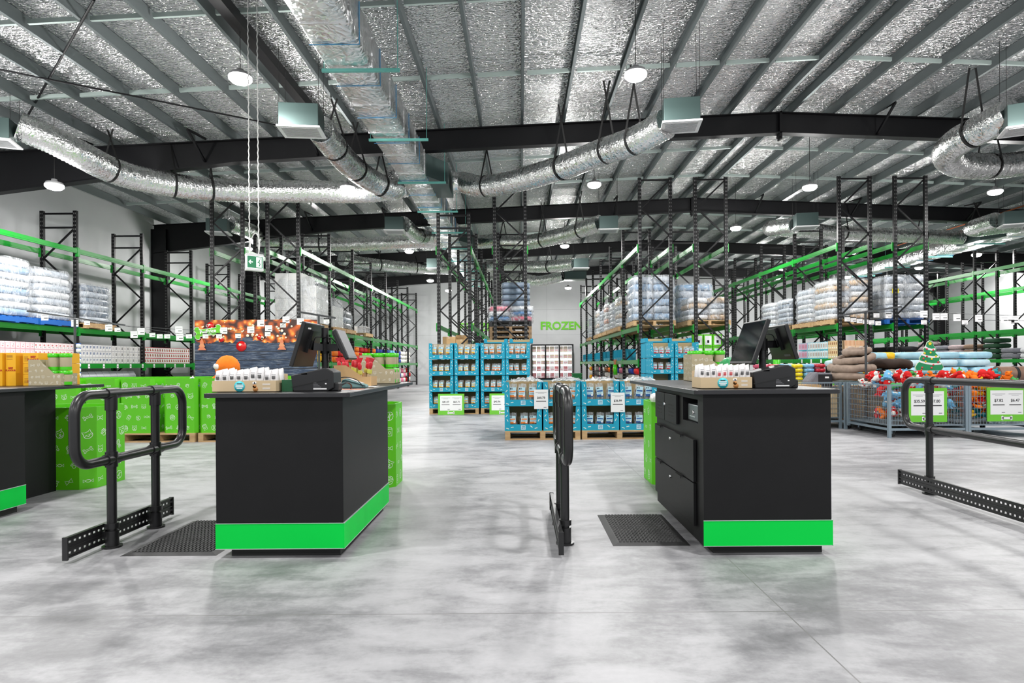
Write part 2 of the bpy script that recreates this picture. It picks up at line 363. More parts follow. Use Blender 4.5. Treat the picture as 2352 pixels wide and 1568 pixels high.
# ---------------------------------------------------------------- main ducts
def duct(name, label, x0, x1, z0, z1, y0, y1, plen, flip):
    t = thing(name, label, 'duct', ((x0+x1)/2, y0, z0))
    cx = (x0+x1)/2; b = MB()
    n = int((y1-y0)/1.2); ys = [y0+(y1-y0)*i/n for i in range(n+1)]
    for ya, yb in zip(ys, ys[1:]):     # wrapped sections, each sagging a little between its seams
        sub = 6
        def ring(f):
            s = .03*math.sin(math.pi*f); e = .012*math.sin(math.pi*f)
            prof = [(x0-cx-e, z0-z0+.03), (x0-cx+.03, -s*.5), (0, -s), (x1-cx-.03, -s*.5), (x1-cx+e, .03), (x1-cx+e, z1-z0-.03), (x1-cx-.03, z1-z0), (x0-cx+.03, z1-z0), (x0-cx-e, z1-z0-.03)]
            return [(p[0], ya-y0+(yb-ya)*f, p[1]) for p in prof]
        rr = [ring(i/sub) for i in range(sub+1)]; N = 9
        b.add([v for r_ in rr for v in r_], [(i*N+k, i*N+(k+1) % N, (i+1)*N+(k+1) % N, (i+1)*N+k) for i in range(sub) for k in range(N)], 'duct_foil', True)
    for yy, rev in ((0, False), (y1-y0, True)):
        f = [(x0-cx, yy, 0), (x1-cx, yy, 0), (x1-cx, yy, z1-z0), (x0-cx, yy, z1-z0)]; b.add(f, [(3,2,1,0) if rev else (0,1,2,3)], 'duct_foil')
    b.build('duct_body', t)
    for yy in ys[1:-1]:
        MB().box(x0-cx-.015, x1-cx+.015, yy-y0-.012, yy-y0+.012, -.012, .0, 'duct_foil').box(x1-cx, x1-cx+.015, yy-y0-.012, yy-y0+.012, 0, z1-z0, 'duct_foil').box(x0-cx-.015, x0-cx, yy-y0-.012, yy-y0+.012, 0, z1-z0, 'duct_foil').build('seam_strip', t)
    mat('blue_tie', srgb(70, 150, 200), .5)
    for i, yy in enumerate(ys[1:-1]):
        yy2 = yy-y0+.45
        MB().box(x0-cx-.02, x1-cx+.02, yy2-.006, yy2+.006, -.034, -.026, 'blue_tie').box(x1-cx+.012, x1-cx+.02, yy2-.006, yy2+.006, -.03, z1-z0, 'blue_tie').build('blue_tie', t)
    mat('hanger_aqua', srgb(110, 185, 175), .45, .4)
    yy = 2.0
    while yy < y1-y0-1:
        xa, xb = (x0-cx-.06, x1-cx+.42) if not flip else (x0-cx-.42, x1-cx+.06)
        hb = MB().bar((xa, yy, -.06), (xb, yy, -.06), .04, .045, 'hanger_aqua')
        for xx in (xa+.03, xb-.03): hb.tube([(xx, yy, -.06), (xx, yy, roof(cx+xx)-z0-.02)], .006, 'hanger_aqua', 6)
        hb.build('hanger_bar', t); yy += 2.7
    for (ya, yb, ext) in plen:
        p = MB(); xa, xb = (x1-cx, x1-cx+ext) if not flip else (x0-cx-ext, x0-cx)
        yi = ya-y0
        poly = [(xa, yi-.7), (xb, yi), (xb, yb-y0), (xa, yb-y0)] if not flip else [(xa, yi), (xb, yi-.7), (xb, yb-y0), (xa, yb-y0)]
        p.prism(poly, .02, z1-z0-.02, 'galvanised'); p.build('branch_box', t)
    return t
duct('foil_duct', 'long square foil wrapped air duct running down the left of the ridge', -2.74, -2.11, 5.44, 5.98, 4.0, 34.0, [(14.5, 15.7, .42), (21.8, 23.0, .42), (29.0, 30.0, .42)], False)
duct('foil_duct', 'long square foil wrapped air duct above the right hand racks', 16.9, 17.55, 5.46, 6.0, 12.0, 34.0, [(14.5, 15.7, .42), (21.8, 23.0, .42)], True)

def grille_box(label, c, rz, w=.64, h=.42, dep=.5):
    """galvanised air outlet; c = centre of its lower front edge"""
    t = thing('air_outlet_box', label, 'air outlet', c, rz)
    b = MB().box(-w/2, w/2, 0, dep, .03, h, 'galvanised'); b.build('outlet_body', t, bevel=.006)
    g = MB().box(-w/2-.03, w/2+.03, -.03, dep+.03, 0, .03, 'white').build('grille', t)
    s = MB()
    for i in range(9): s.box(-w/2+.03, w/2-.03, .02+i*.05, .04+i*.05, -.008, 0, 'lamp_body')
    s.build('grille_slats', g)
    hb = MB()
    for x in (-w/2, w/2):
        for y in (.05, dep-.05): hb.tube([(x, y, h), (x, y, roof(c[0])-c[2]-.01)], .004, 'strap_black', 5)
    hb.build('hanging_wires', t)
    return t
def hermite(pts, n):
    pts = [Vector(p) for p in pts]; out = []; N = len(pts)
    tg = [(pts[min(i+1, N-1)]-pts[max(i-1, 0)]).normalized() for i in range(N)]
    for i in range(N-1):
        a, b = pts[i], pts[i+1]; L = (b-a).length
        for k in range(n):
            t = k/n; out.append((2*t**3-3*t*t+1)*a + (t**3-2*t*t+t)*L*tg[i] + (-2*t**3+3*t*t)*b + (t**3-t*t)*L*tg[i+1])
    return out+[pts[-1]]
def flex(label, pts, r=.25, straps=()):
    path = hermite(pts, 60)
    acc = [path[0]]; 
    for p in path[1:]:
        if (p-acc[-1]).length > .03: acc.append(p)
    rr = [r*(1+(.034 if i % 2 else -.022)+random.uniform(-.012, .012)) for i in range(len(acc))]
    o = Vector(acc[0]); t = thing('flexible_duct', label, 'duct', o)
    MB().tube([p-o for p in acc], rr, 'flex_foil', 28).build('foil_hose', t)
    L = len(acc)
    for f in straps:
        i = max(2, min(L-3, int(f*L))); c = acc[i]; d = (acc[i+2]-acc[i-2]).normalized()
        x = d.cross(Vector((0, 0, 1))).normalized(); y = x.cross(d)
        sb = MB(); ring = [c-o+(x*math.cos(a)+y*math.sin(a))*(r*1.05) for a in [2*math.pi*k/28 for k in range(28)]]
        vs = [p+d*s for p in ring for s in (-.025, .025)]
        sb.add(vs, [(2*k, (2*k+2) % 56, (2*k+3) % 56, 2*k+1) for k in range(28)], 'strap_black', True)
        ztop = roof(c.x)-.22
        for sg in (-1, 1): sb.bar(c-o+x*sg*r*1.03, Vector((c.x-o.x+sg*.06, c.y-o.y, ztop-o.z)), .035, .012, 'strap_black')
        sb.build('hanging_strap', t)
    return t
A = at
flex('flexible foil duct curving right from the main duct to the outlet box nearest the ridge', [(-1.63, 15.1, 5.68), (-1.4, 15.1, 5.68), A(1100, 428, 14.7), A(1165, 420, 14.1), A(1290, 385, 12.9), A(1375, 352, 12.1), A(1460, 322, 11.3), A(1530, 285, 10.75)], .25, (.22, .52, .74, .87))
flex('flexible foil duct climbing left from the main duct to its outlet box', [(-2.84, 14.75, 5.7), (-3.05, 14.72, 5.69), A(905, 435, 14.6), A(850, 412, 13.9), A(800, 375, 12.9), A(765, 335, 12.0), A(735, 296, 11.2)], .25, (.25, .48, .8))
flex('flexible foil duct sagging far left from the main duct toward the frame edge', [(-2.84, 15.5, 5.72), (-3.1, 15.5, 5.7), A(850, 440, 15.3), A(700, 440, 15.2), A(560, 438, 14.9), A(435, 430, 14.2), A(320, 410, 13.5), A(255, 390, 13.0), A(180, 352, 12.3), A(110, 317, 11.9), A(40, 288, 11.6)], .27, (.5, .6, .77))
grille_box('galvanised air outlet box above the right checkout, nearest the roof ridge', A(1567, 280, 10.3), R(-8), .6)
grille_box('galvanised air outlet box hanging left of the main duct', A(685, 292, 10.4), R(6), .66)
grille_box('galvanised air outlet box cut off at the left edge of the picture', A(-25, 318, 11.2), R(20), .6)
flex('flexible foil duct bent back on itself at the upper right', [A(2325, 258, 10.9), A(2262, 292, 11.4), A(2200, 325, 12.0), A(2176, 352, 12.5), A(2200, 376, 13.0), A(2280, 382, 13.6), A(2420, 372, 14.4), (16.1, 15.1, 5.75), (16.46, 15.1, 5.75)], .27, (.1, .42))
grille_box('galvanised air outlet box at the upper right edge of the picture', A(2372, 288, 10.5), R(-25), .7)
flex('flexible foil duct of the second bay rising right to its outlet box', [(-1.63, 22.68, 5.72), (-1.4, 22.66, 5.72), A(1140, 553, 22.0), A(1210, 556, 21.2), A(1300, 538, 20.0), A(1380, 512, 18.9)], .25, (.3, .6, .85))
flex('flexible foil duct of the second bay bending left to its outlet box', [(-2.84, 21.7, 5.7), (-3.05, 21.75, 5.7), (-3.35, 21.6, 5.72), A(955, 540, 20.6), A(925, 515, 19.0)], .25, (.5,))
flex('flexible foil duct of the second bay running far left above the racks', [(-2.84, 22.65, 5.75), (-3.1, 22.6, 5.75), (-4.5, 22.7, 5.72), (-6.2, 22.8, 5.68), (-8.0, 22.6, 5.66), (-9.2, 21.9, 5.66), A(580, 534, 20.4), A(525, 512, 18.9)], .25, (.5, .8))
grille_box('galvanised air outlet box of the second bay right of the main duct', A(1398, 527, 18.4), R(-4), .56)
grille_box('galvanised air outlet box of the second bay left of the main duct', A(905, 529, 18.4), R(4), .56)
grille_box('galvanised air outlet box above the left wall rack', A(497, 533, 18.4), R(12), .6)
flex('flexible foil duct looping under the outlet box above the right racks', [(8.55, 18.9, 5.4), (8.25, 19.7, 5.5), (8.55, 20.5, 5.66), (9.7, 20.95, 5.7), (11.5, 21.6, 5.72), (14.2, 22.2, 5.74), (16.1, 22.65, 5.76), (16.46, 22.65, 5.76)], .25, (.5, .8))
grille_box('galvanised air outlet box above the double rack on the right', A(1855, 520, 18.3), R(-10), .62)
flex('flexible foil duct rising to the outlet box at the right edge', [(16.86, 20.6, 5.74), (16.6, 20.6, 5.74), A(2235, 525, 20.3), A(2290, 505, 19.2)], .25, (.5,))
grille_box('galvanised air outlet box of the second bay at the right edge', A(2335, 515, 18.6), R(-20), .62)
flex('flexible foil duct of the third bay running right toward the back', [(-1.58, 29.55, 5.73), (-1.3, 29.5, 5.73), A(1120, 610, 29.0), A(1200, 612, 28.0), A(1260, 612, 27), A(1320, 606, 26.0)], .26, (.4, .6, .8))
grille_box('galvanised air outlet box of the third bay right of the main duct', A(1335, 616, 25.6), 0, .62)
flex('flexible foil duct of the third bay running left toward the back', [(-2.9, 29.2, 5.73), (-3.2, 29.2, 5.73), (-4.0, 28.9, 5.72), (-5.6, 28.0, 5.68), (-6.9, 27.0, 5.68), (-7.6, 26.0, 5.7)], .26, (.4, .7))
grille_box('galvanised air outlet box of the third bay left of the main duct', A(995, 616, 25.6), 0, .56)
grille_box('wide galvanised air outlet box hanging before the white back wall', A(1322, 642, 30.5), 0, 1.1, .42)
flex('short flexible foil duct feeding the wide outlet box before the back wall', [(-1.96, 31.8, 5.68), (-1.7, 31.8, 5.66), A(1200, 640, 31.5), A(1240, 645, 31.2), A(1292, 634, 30.8)], .26, (.5,))

# ---------------------------------------------------------------- pendant lamps
def lamp(label, p, group=None):
    t = thing('pendant_light', label, 'light', p, 0, group)
    MB().lathe([(0, .14), (.05, .14), (.06, .09), (.15, .07), (.165, .03), (.165, 0), (.14, -.002)], 'lamp_body', 24).build('housing', t)
    MB().lathe([(.17, .02), (.17, -.02), (.13, -.06), (.06, -.08), (0, -.085)], 'lamp_glow', 24).build('diffuser', t)
    MB().tube([(0, 0, .14), (0, 0, roof(p[0])-p[2]-.01)], .006, 'strap_black', 5).build('cord', t)
    ld = bpy.data.lights.new('lamp', 'POINT'); ld.shadow_soft_size = .14; ld.energy = LAMP_W; ld.color = (1, .985, .965)
    lo = bpy.data.objects.new('lamp_source', ld); COL.objects.link(lo); lo.parent = t; lo.location = (0, 0, -.21)
    ld.energy = LAMP_W*.5
    l2 = bpy.data.lights.new('lamp_down', 'AREA'); l2.shape = 'DISK'; l2.size = .34; l2.energy = LAMP_W*.45; l2.color = (1, .985, .965)
    lo = bpy.data.objects.new('lamp_downlight', l2); COL.objects.link(lo); lo.parent = t; lo.location = (0, 0, -.095)
    return t
LP = [(552, 180, 9.4, 'above and left of the left checkout'), (1460, 172, 9.4, 'above the right checkout'),
      (125, 427, 12.6, 'against the black rafter at far left'), (798, 432, 14.6, 'just left of the main duct below the long hose'), (1365, 424, 15.2, 'beneath the hose right of the main duct'), (1860, 430, 15.2, 'above the gap between the right hand racks'),
      (1690, 524, 20.0, 'behind the tall double rack right of the ridge'), (940, 577, 23.8, 'left of the main duct in the third row'), (1297, 565, 23.8, 'right of the main duct in the third row'), (1960, 579, 23.8, 'above the beams of the right double rack'), (2243, 585, 23.8, 'above the far right rack beams'),
      (1305, 661, 32.5, 'low in view before the white back wall'), (1030, 667, 32.5, 'seen under the end of the main duct'), (2298, 630, 30, 'farthest right before the right rack'), (1785, 638, 30.5, 'between the far beams of the right racks'), (1945, 636, 30.5, 'behind the right double rack near the loads'), (2430, 190, 9.4, 'out past the right edge'), (-150, 180, 9.4, 'out past the left edge')]
for x, y, d, w in LP: lamp('round white pendant light ' + w, at(x, y, d))
for y in (2.5, -3.5):
    for x in (-9.5, -3.5, 2.5, 8.5, 14.5): lamp('round white pendant light overhead near the shopfront', (x, y, 5.6), 'lights near the shopfront')
for x in (12.5, 19): 
    for y in (16, 29): lamp('round white pendant light over the far right aisles', (x, y, 5.6), 'lights over the far right aisles')
for x, y in ((-9.6, 21.5), (-4.4, 30), (-10, 30)): lamp('round white pendant light hidden over the left aisles', (x, y, 5.3), 'lights over the left aisles')
# ---------------------------------------------------------------- pallet racks
BAY = 2.7; RD = .84
def post_mesh(h):
    k = 'post%.2f' % h
    if k not in bpy.data.meshes:
        b = MB()
        b.box(-.045, .045, -.035, -.031, 0, h, 'black_rack_steel').box(-.045, -.041, -.031, .035, 0, h, 'black_rack_steel').box(.041, .045, -.031, .035, 0, h, 'black_rack_steel')
        b.box(-.06, .06, -.06, .06, 0, .008, 'black_rack_steel'); me = b.mesh(k)
    return bpy.data.meshes[k]
def brace_mesh(h):
    k = 'brace%.2f' % h
    if k not in bpy.data.meshes:
        b = MB(); xa, xb = .045, RD-.045; tops = [h-.07] if h > 5.6 else [h-.07, h-.42]
        for z in tops: b.bar((xa, 0, z), (xb, 0, z), .03, .045, 'black_rack_steel')
        z = tops[-1]-.04; s = 1
        while z > .75:
            b.bar((xa if s < 0 else xb, 0, z), (xb if s < 0 else xa, 0, z-.72), .03, .04, 'black_rack_steel'); z -= .74; s = -s
        b.bar((xa, 0, .2), (xb, 0, .2), .03, .04, 'black_rack_steel'); me = b.mesh(k)
    return bpy.data.meshes[k]
def beam_mesh():
    if 'rack_beam' not in bpy.data.meshes:
        b = MB(); L = BAY-.09
        b.box(-.025, .025, .045, .045+L, -.12, 0, 'beam_green').box(-.031, .031, .045, .045+L, -.085, -.04, 'beam_green')
        for y in (.0, L+.05): b.box(-.034, .034, y, y+.04, -.2, .03, 'beam_green')
        b.mesh('rack_beam')
    return bpy.data.meshes['rack_beam']
def deck_mesh():
    if 'shelf_deck' not in bpy.data.meshes:
        b = MB(); mat('deck_board', srgb(190, 192, 188), .6)
        b.box(.04, RD-.04, .06, BAY-.06, -.03, 0, 'deck_board'); b.mesh('shelf_deck')
    return bpy.data.meshes['shelf_deck']
def rack(label, x, y0, n, h0, h, levels, decks=(), skip=()):
    """n bays running away from y0; x = left posts; levels = beam tops; decks = levels that carry boards"""
    t = thing('pallet_rack', label, 'rack', (x, y0, 0))
    for i in range(n+1):
        hh = h0 if i == 0 else h
        for xx, ry in ((0, 0), (RD, 0)): obj('post', post_mesh(hh), t, (xx, i*BAY, 0), (0, 0, 0))
        obj('bracing', brace_mesh(hh), t, (0, i*BAY, 0))
    for i in range(n):
        for z in levels:
            if (i, z) in skip: continue
            for xx in (0, RD): obj('beam', beam_mesh(), t, (xx-.045 if xx == 0 else xx+.045, i*BAY, z))
            if z in decks: obj('shelf_deck', deck_mesh(), t, (0, i*BAY, z))
    return t
WX, L1X, L2X, C1X, C2X, R1X, R2X, R3X, R4X, R5X, R6X = -12.05, -8.42, -6.9, -2.22, -.68, 3.3, 4.82, 8.76, 10.29, 17.1, 18.6
rack('black and green pallet rack standing along the white left side wall', WX, 12.7, 6, 5.12, 5.12, (4.16, 2.16, 1.26), (1.26, 2.16))
rack('black and green pallet rack behind the festive banner, its far half nearest the wall', L1X, 16.7, 7, 5.95, 5.36, (4.38, 2.26, 1.26), (1.26,))
rack('black and green pallet rack running back along the left side of the open aisle', L2X, 16.7, 7, 5.95, 5.36, (4.38, 2.26, 1.26), (1.26,))
rack('black and green pallet rack just under the foil duct, behind the left teal columns', C1X, 16.7, 6, 5.32, 5.32, (4.38, 2.28, 1.64), (1.64,))
rack('black and green pallet rack holding the pink and grey bags above the teal columns', C2X, 16.7, 6, 6.2, 5.36, (4.38, 1.78), (1.78,))
rack('tall black and green pallet rack along the right side of the open aisle', R1X, 16.7, 6, 6.25, 5.4, (4.4, 2.2, 1.26), (1.26,))
rack('tall black and green pallet rack standing back to back right of the aisle rack', R2X, 16.7, 6, 6.25, 5.4, (4.4, 2.2, 1.26), (1.26,))
rack('tall black and green pallet rack whose shelf holds the pastel cartons', R3X, 16.7, 6, 6.25, 5.4, (4.4, 2.2, 1.26), (1.26,))
rack('tall black and green pallet rack back to back beside the pastel carton rack', R4X, 16.7, 6, 6.25, 5.4, (4.4, 2.2, 1.26), (1.26,))
rack('low black and green rack at the far right stacked with pet beds', R5X, 17.5, 6, 5.3, 5.3, (4.5, 2.25, 1.22), (1.22,))
rack('black and green rack farthest right behind the pet bed rack', R6X, 17.5, 6, 5.3, 5.3, (3.9, 2.25, 1.22), (1.22,))

# ---------------------------------------------------------------- checkout counters
def counter(label, x, y):
    t = thing('checkout_counter', label, 'counter', (x, y, 0)); K = 'counter_black'
    b = MB()
    b.box(-.14, .39, 0, 1.26, .055, .985, K).box(-.39, -.14, 0, 1.26, .055, .79, K).box(-.39, -.14, 0, 1.26, .945, .985, K)
    b.box(-.39, -.14, 0, .11, .79, .945, K).box(-.39, -.14, .46, 1.26, .79, .945, K)
    b.build('cabinet_body', t)
    MB().box(-.05, .035, 1.26, 2.06, 0, .985, K).build('support_panel', t)
    MB().box(-.32, .355, .05, 1.22, 0, .055, 'near_black').build('plinth', t)
    MB().prism([(-.45, -.02), (-.43, -.04), (.42, -.04), (.44, -.02), (.44, 2.15), (-.45, 2.15)], .985, 1.012, 'counter_top').build('countertop', t, bevel=.003)
    MB().box(-.392, .394, -.006, 0, .06, .212, 'counter_green').box(.39, .396, -.006, 1.262, .06, .212, 'counter_green').build('green_kickband', t)
    MB().box(-.394, .396, -.008, -.0055, .212, .2155, 'pale_steel').box(-.394, .396, -.008, -.0055, .0565, .06, 'pale_steel').box(.39, .398, -.008, 1.262, .212, .2155, 'pale_steel').box(.39, .398, -.008, 1.262, .0565, .06, 'pale_steel').build('steel_edging', t)
    for z0, z1 in ((.144, .412), (.42, .69)):
        d = MB().box(-.412, -.392, .14, 1.24, z0, z1, 'counter_black').build('drawer', t, bevel=.002)
        for yy in (.46, 1.05): MB().box(-.43, -.408, yy-.07, yy+.07, z1, z1+.006, 'near_black').box(-.43, -.425, yy-.07, yy+.07, z1-.012, z1+.006, 'near_black').build('pull', d)
        MB().lathe([(0, .012), (.011, .012), (.011, 0)], 'chrome', 12, T=Matrix.Translation((-.412, .72, z1-.06)) @ Matrix.Rotation(R(-90), 4, 'Y')).build('lock', d)
    for y0, y1, yv in ((.56, .9, .72), (.91, 1.22, 1.08)):
        d = MB().box(-.412, -.392, y0, y1, .745, .95, 'counter_black').build('locker_door', t, bevel=.002)
        v = MB()
        for i in range(5):
            for j in range(4): v.box(-.4135, -.411, yv-.07+i*.03, yv-.05+i*.03, .79+j*.026, .80+j*.026, 'near_black')
        v.build('vent', d)
    MB().lathe([(0, .012), (.011, .012), (.011, 0)], 'chrome', 12, T=Matrix.Translation((-.412, .88, .87)) @ Matrix.Rotation(R(-90), 4, 'Y')).build('lock', t)
    return t
CX = (-4.475, -1.48, 1.505); CY = (3.76, 3.735, 3.725)
k3 = counter('black checkout counter with its drawer side showing, right of the middle rail', CX[2], CY[2])
dup(k3, (CX[1], CY[1], 0), 0, 'black checkout counter with green band down its right side, left of the aisle')
dup(k3, (CX[0], CY[0], 0), 0, 'black checkout counter cut off by the left edge beside the yellow cartons')
for i, (x, w) in enumerate(((CX[2], 'right'), (CX[1], 'left'))):
    t = thing('cash_box', 'grey steel cash box in the niche of the %s checkout counter' % w, 'cash box', (x-.265, CY[2]+.125, .793))
    MB().box(-.1, .1, .02, .3, 0, .11, 'steel_box').build('case', t, bevel=.006)
    MB().lathe([(0, .01), (.012, .01), (.012, 0)], 'chrome', 12, T=Matrix.Translation((-.1, .16, .06)) @ Matrix.Rotation(R(-90), 4, 'Y')).box(-.112, -.1, .1, .22, .03, .036, 'chrome').build('lock', t)

# ---------------------------------------------------------------- guard rails
mat('slot_light', srgb(205, 205, 205), .5)
def rail(label, x, ya, yb, posts, plate_dx, pl):
    t = thing('guard_rail', label, 'rail', (x, ya, 0)); r = .03; zt, zb, rc = 1.005, .575, .12
    L = yb-ya; pts = []
    for cy, cz, a0 in ((L-rc, zt-rc, 0), (L-rc, zb+rc, -90), (rc, zb+rc, 180), (rc, zt-rc, 90)):
        for k in range(9):
            a = R({0: 90, -90: 0, 180: -90, 90: 180}[a0] - k*90/8); pts.append((0, cy+rc*math.cos(a), cz+rc*math.sin(a)))
    MB().tube(pts, r, 'rail_charcoal', 16, True).build('loop', t)
    for p in posts:
        y = p-ya
        po = MB().tube([(0, y, .02), (0, y, zt-.03)], r*.97, 'rail_charcoal', 16).build('post', t)
        cl = MB()
        for zz in (zt, zb): cl.tube([(0, y-.06, zz), (0, y+.06, zz)], r*1.22, 'rail_charcoal', 16)
        cl.tube([(0, y, zt-.11), (0, y, zt)], r*1.22, 'rail_charcoal', 16).tube([(0, y, zb-.05), (0, y, zb+.05)], r*1.24, 'rail_charcoal', 16)
        cl.build('clamp', po)
        MB().tube([(0, y, .0), (0, y, .012)], .06, 'rail_charcoal', 16).tube([(0, y, .01), (0, y, .11)], r*1.35, 'rail_charcoal', 16).tube([(0, y, .125), (0, y, .16)], r*1.4, 'rail_charcoal', 16).box(min(plate_dx, 0)*.9, max(plate_dx, 0)*.9, y-.03, y+.03, .06, .11, 'rail_charcoal').build('base_socket', po)
    ch = MB(); p0, p1 = pl[0]-ya, pl[1]-ya; X = plate_dx
    # slotted channel: real slots between strips
    n = int((p1-p0)/.042); st = (p1-p0)/n
    for z0, z1 in ((.03, .05), (.065, .115), (.13, .15)): ch.box(X-.004, X+.004, p0, p1, z0, z1, 'rail_charcoal')
    for z0, z1 in ((.05, .065), (.115, .13)):
        for i in range(n): ch.box(X-.004, X+.004, p0+i*st, p0+i*st+.016, z0, z1, 'rail_charcoal')
    for z in (.028, .085, .148): ch.box(X-.012, X+.012, p0, p1, z, z+.008, 'rail_charcoal')
    c = ch.build('slotted_plate', t)
    MB().box(X-.016, X+.016, p0-.012, p0, .02, .158, 'rail_charcoal').build('end_cap', c); MB().box(X-.016, X+.016, p1, p1+.012, .02, .158, 'rail_charcoal').build('end_cap', c)
    return t
rail('charcoal tube guard rail loop left of the left checkout counter', -2.68, 3.66, 4.83, (3.99, 4.47), -.055, (3.66, 4.76))
rail('charcoal tube guard rail seen end on between the two checkouts', .285, 3.66, 4.83, (3.99, 4.47), -.045, (3.70, 4.83))
rail('charcoal tube guard rail running out of the picture at the right', 3.62, 3.4, 5.74, (3.9, 5.4), -.05, (3.4, 5.74))

# ---------------------------------------------------------------- anti fatigue mats
def rmat(label, x0, x1, y0, y1):
    t = thing('floor_mat', label, 'mat', (x0, y0, 0)); W, H = x1-x0, y1-y0; e = .04
    b = MB(); b.add([(0, 0, 0), (W, 0, 0), (W, H, 0), (0, H, 0), (e, e, .011), (W-e, e, .011), (W-e, H-e, .011), (e, H-e, .011)],
        [(3,2,1,0), (4,5,6,7), (0,1,5,4), (1,2,6,5), (2,3,7,6), (3,0,4,7)], 'rubber'); b.build('rubber_base', t)
    d = MB(); nx, ny = int((W-2*e)/.024), int((H-2*e)/.024)
    for i in range(nx):
        for j in range(ny):
            cx, cy = e+.018+i*.024+(.003 if j % 2 else -.003), e+.015+j*.024
            d.add([(cx-.009, cy-.009, .011), (cx+.009, cy-.009, .011), (cx+.009, cy+.009, .011), (cx-.009, cy+.009, .011), (cx-.006, cy-.006, .017), (cx+.006, cy-.006, .017), (cx+.006, cy+.006, .017), (cx-.006, cy+.006, .017)],
                  [(4,5,6,7), (0,1,5,4), (1,2,6,5), (2,3,7,6), (3,0,4,7)], 'rubber')
    p = d.build('studs', t); p['kind'] = 'stuff'
rmat('dark rubber studded mat on the floor left of the left checkout', -2.5, -1.9, 3.79, 4.64)
rmat('dark rubber studded mat on the floor before the right checkout drawers', .59, 1.09, 3.93, 4.74)
# ---------------------------------------------------------------- printed line drawings
def circ(cx, cy, r, a0=0, a1=360, n=14, ry=None):
    return [(cx+r*math.cos(R(a0+(a1-a0)*i/n)), cy+(ry or r)*math.sin(R(a0+(a1-a0)*i/n))) for i in range(n+1)]
_bone = [(-.32, .08), (.32, .08)] + circ(.36, .14, .09, 200, -60, 8) + circ(.36, -.14, .09, 60, -200, 8) + [(.32, -.08), (-.32, -.08)] + circ(-.36, -.14, .09, 20, -240, 8) + circ(-.36, .14, .09, 240, -20, 8) + [(-.32, .08)]
ICON = {
 'bone': [_bone],
 'paw': [circ(0, -.12, .2, ry=.15), circ(-.27, .1, .08), circ(-.1, .26, .085), circ(.1, .26, .085), circ(.27, .1, .08)],
 'cat': [circ(0, -.05, .36, 150, 390, 14, .3) + [(.34, .4), (.14, .26), (-.14, .26), (-.34, .4), circ(0, -.05, .36, 150, 390, 14, .3)[0]], circ(-.14, .02, .07, 180, 360, 5), circ(.14, .02, .07, 180, 360, 5), circ(-.05, -.12, .05, 180, 360, 5), circ(.05, -.12, .05, 180, 360, 5), [(-.22, -.1), (-.38, -.07)], [(.22, -.1), (.38, -.07)]],
 'dog': [circ(0, -.06, .36, 140, 400, 14, .34) + [(.38, .36), (.16, .28), (-.16, .28), (-.38, .36), circ(0, -.06, .36, 140, 400, 14, .34)[0]], circ(-.15, .06, .06, 0, 180, 5), circ(.15, .06, .06, 0, 180, 5), circ(0, -.1, .09, n=8, ry=.06), circ(-.09, -.2, .09, 180, 360, 5), circ(.09, -.2, .09, 180, 360, 5)],
 'ball': [circ(0, 0, .38), circ(-.35, 0, .3, -60, 60, 8), circ(.35, 0, .3, 120, 240, 8), circ(.1, 0, .18, 120, 240, 6)],
 'wool': [circ(0, 0, .38, ry=.42), [(-.34, .12), (.34, .12)], [(-.37, 0), (.37, 0)], [(-.2, -.12), (-.1, -.2), (0, -.12), (.1, -.2), (.2, -.12)], [(-.2, .28), (.2, .28)]],
 'rosette': [circ(0, .15, .24), circ(0, .15, .12, n=8), [(-.12, -.06), (-.16, -.42), (-.04, -.34), (-.02, -.08)], [(.12, -.06), (.16, -.42), (.04, -.34), (.02, -.08)]],
 'bow': [[(-.06, .08), (-.4, .22), (-.36, 0), (-.4, -.22), (-.06, -.08)], [(.06, .08), (.4, .22), (.36, 0), (.4, -.22), (.06, -.08)], [(-.06, -.09), (.06, -.09), (.06, .09), (-.06, .09), (-.06, -.09)]],
 'sack': [[(-.25, -.4), (.25, -.4), (.28, .3), (.2, .4), (-.2, .4), (-.28, .3), (-.25, -.4)], [(-.27, .25), (.27, .25)], circ(0, -.08, .13, n=8)],
 'candy': [circ(0, 0, .2, ry=.12), [(.2, 0), (.4, .14), (.4, -.14), (.2, 0)], [(-.2, 0), (-.4, .14), (-.4, -.14), (-.2, 0)]],
 'squig': [circ(-.2, 0, .2, 170, 20, 6), circ(.2, 0, .2, 160, 10, 6)],
 'tick': [[(-.2, .1), (0, -.1), (.25, .2)]],
}
def icon(b, name, u, v, size, rot, F, m='white_print', w=.05):
    c, s = math.cos(R(rot)), math.sin(R(rot))
    for l in ICON[name]: b.stroke([(u+(x*c-y*s)*size, v+(x*s+y*c)*size) for x, y in l], w*size, m, F)
SET = ['cat', 'bone', 'rosette', 'paw', 'wool', 'dog', 'bow', 'sack', 'ball', 'candy', 'paw', 'bone']
def scatter(b, W, H, size, F, rnd, m='white_print', names=SET, w=.05, margin=.06, step=1.45):
    nx = max(1, int(W/(size*step))); ny = max(1, int(H/(size*step))); k = rnd.randrange(len(names))
    for j in range(ny):
        for i in range(nx):
            u = (i+.5+(.22 if j % 2 else -.18)*(nx > 1))*W/nx; v = (j+.5)*H/ny+rnd.uniform(-.1, .1)*size
            u = min(max(u, size*.5), W-size*.5)
            icon(b, names[k % len(names)], u, v, size*rnd.uniform(.85, 1.1), rnd.choice((0, 0, -30, 25, 10)), F, m, w); k += 1

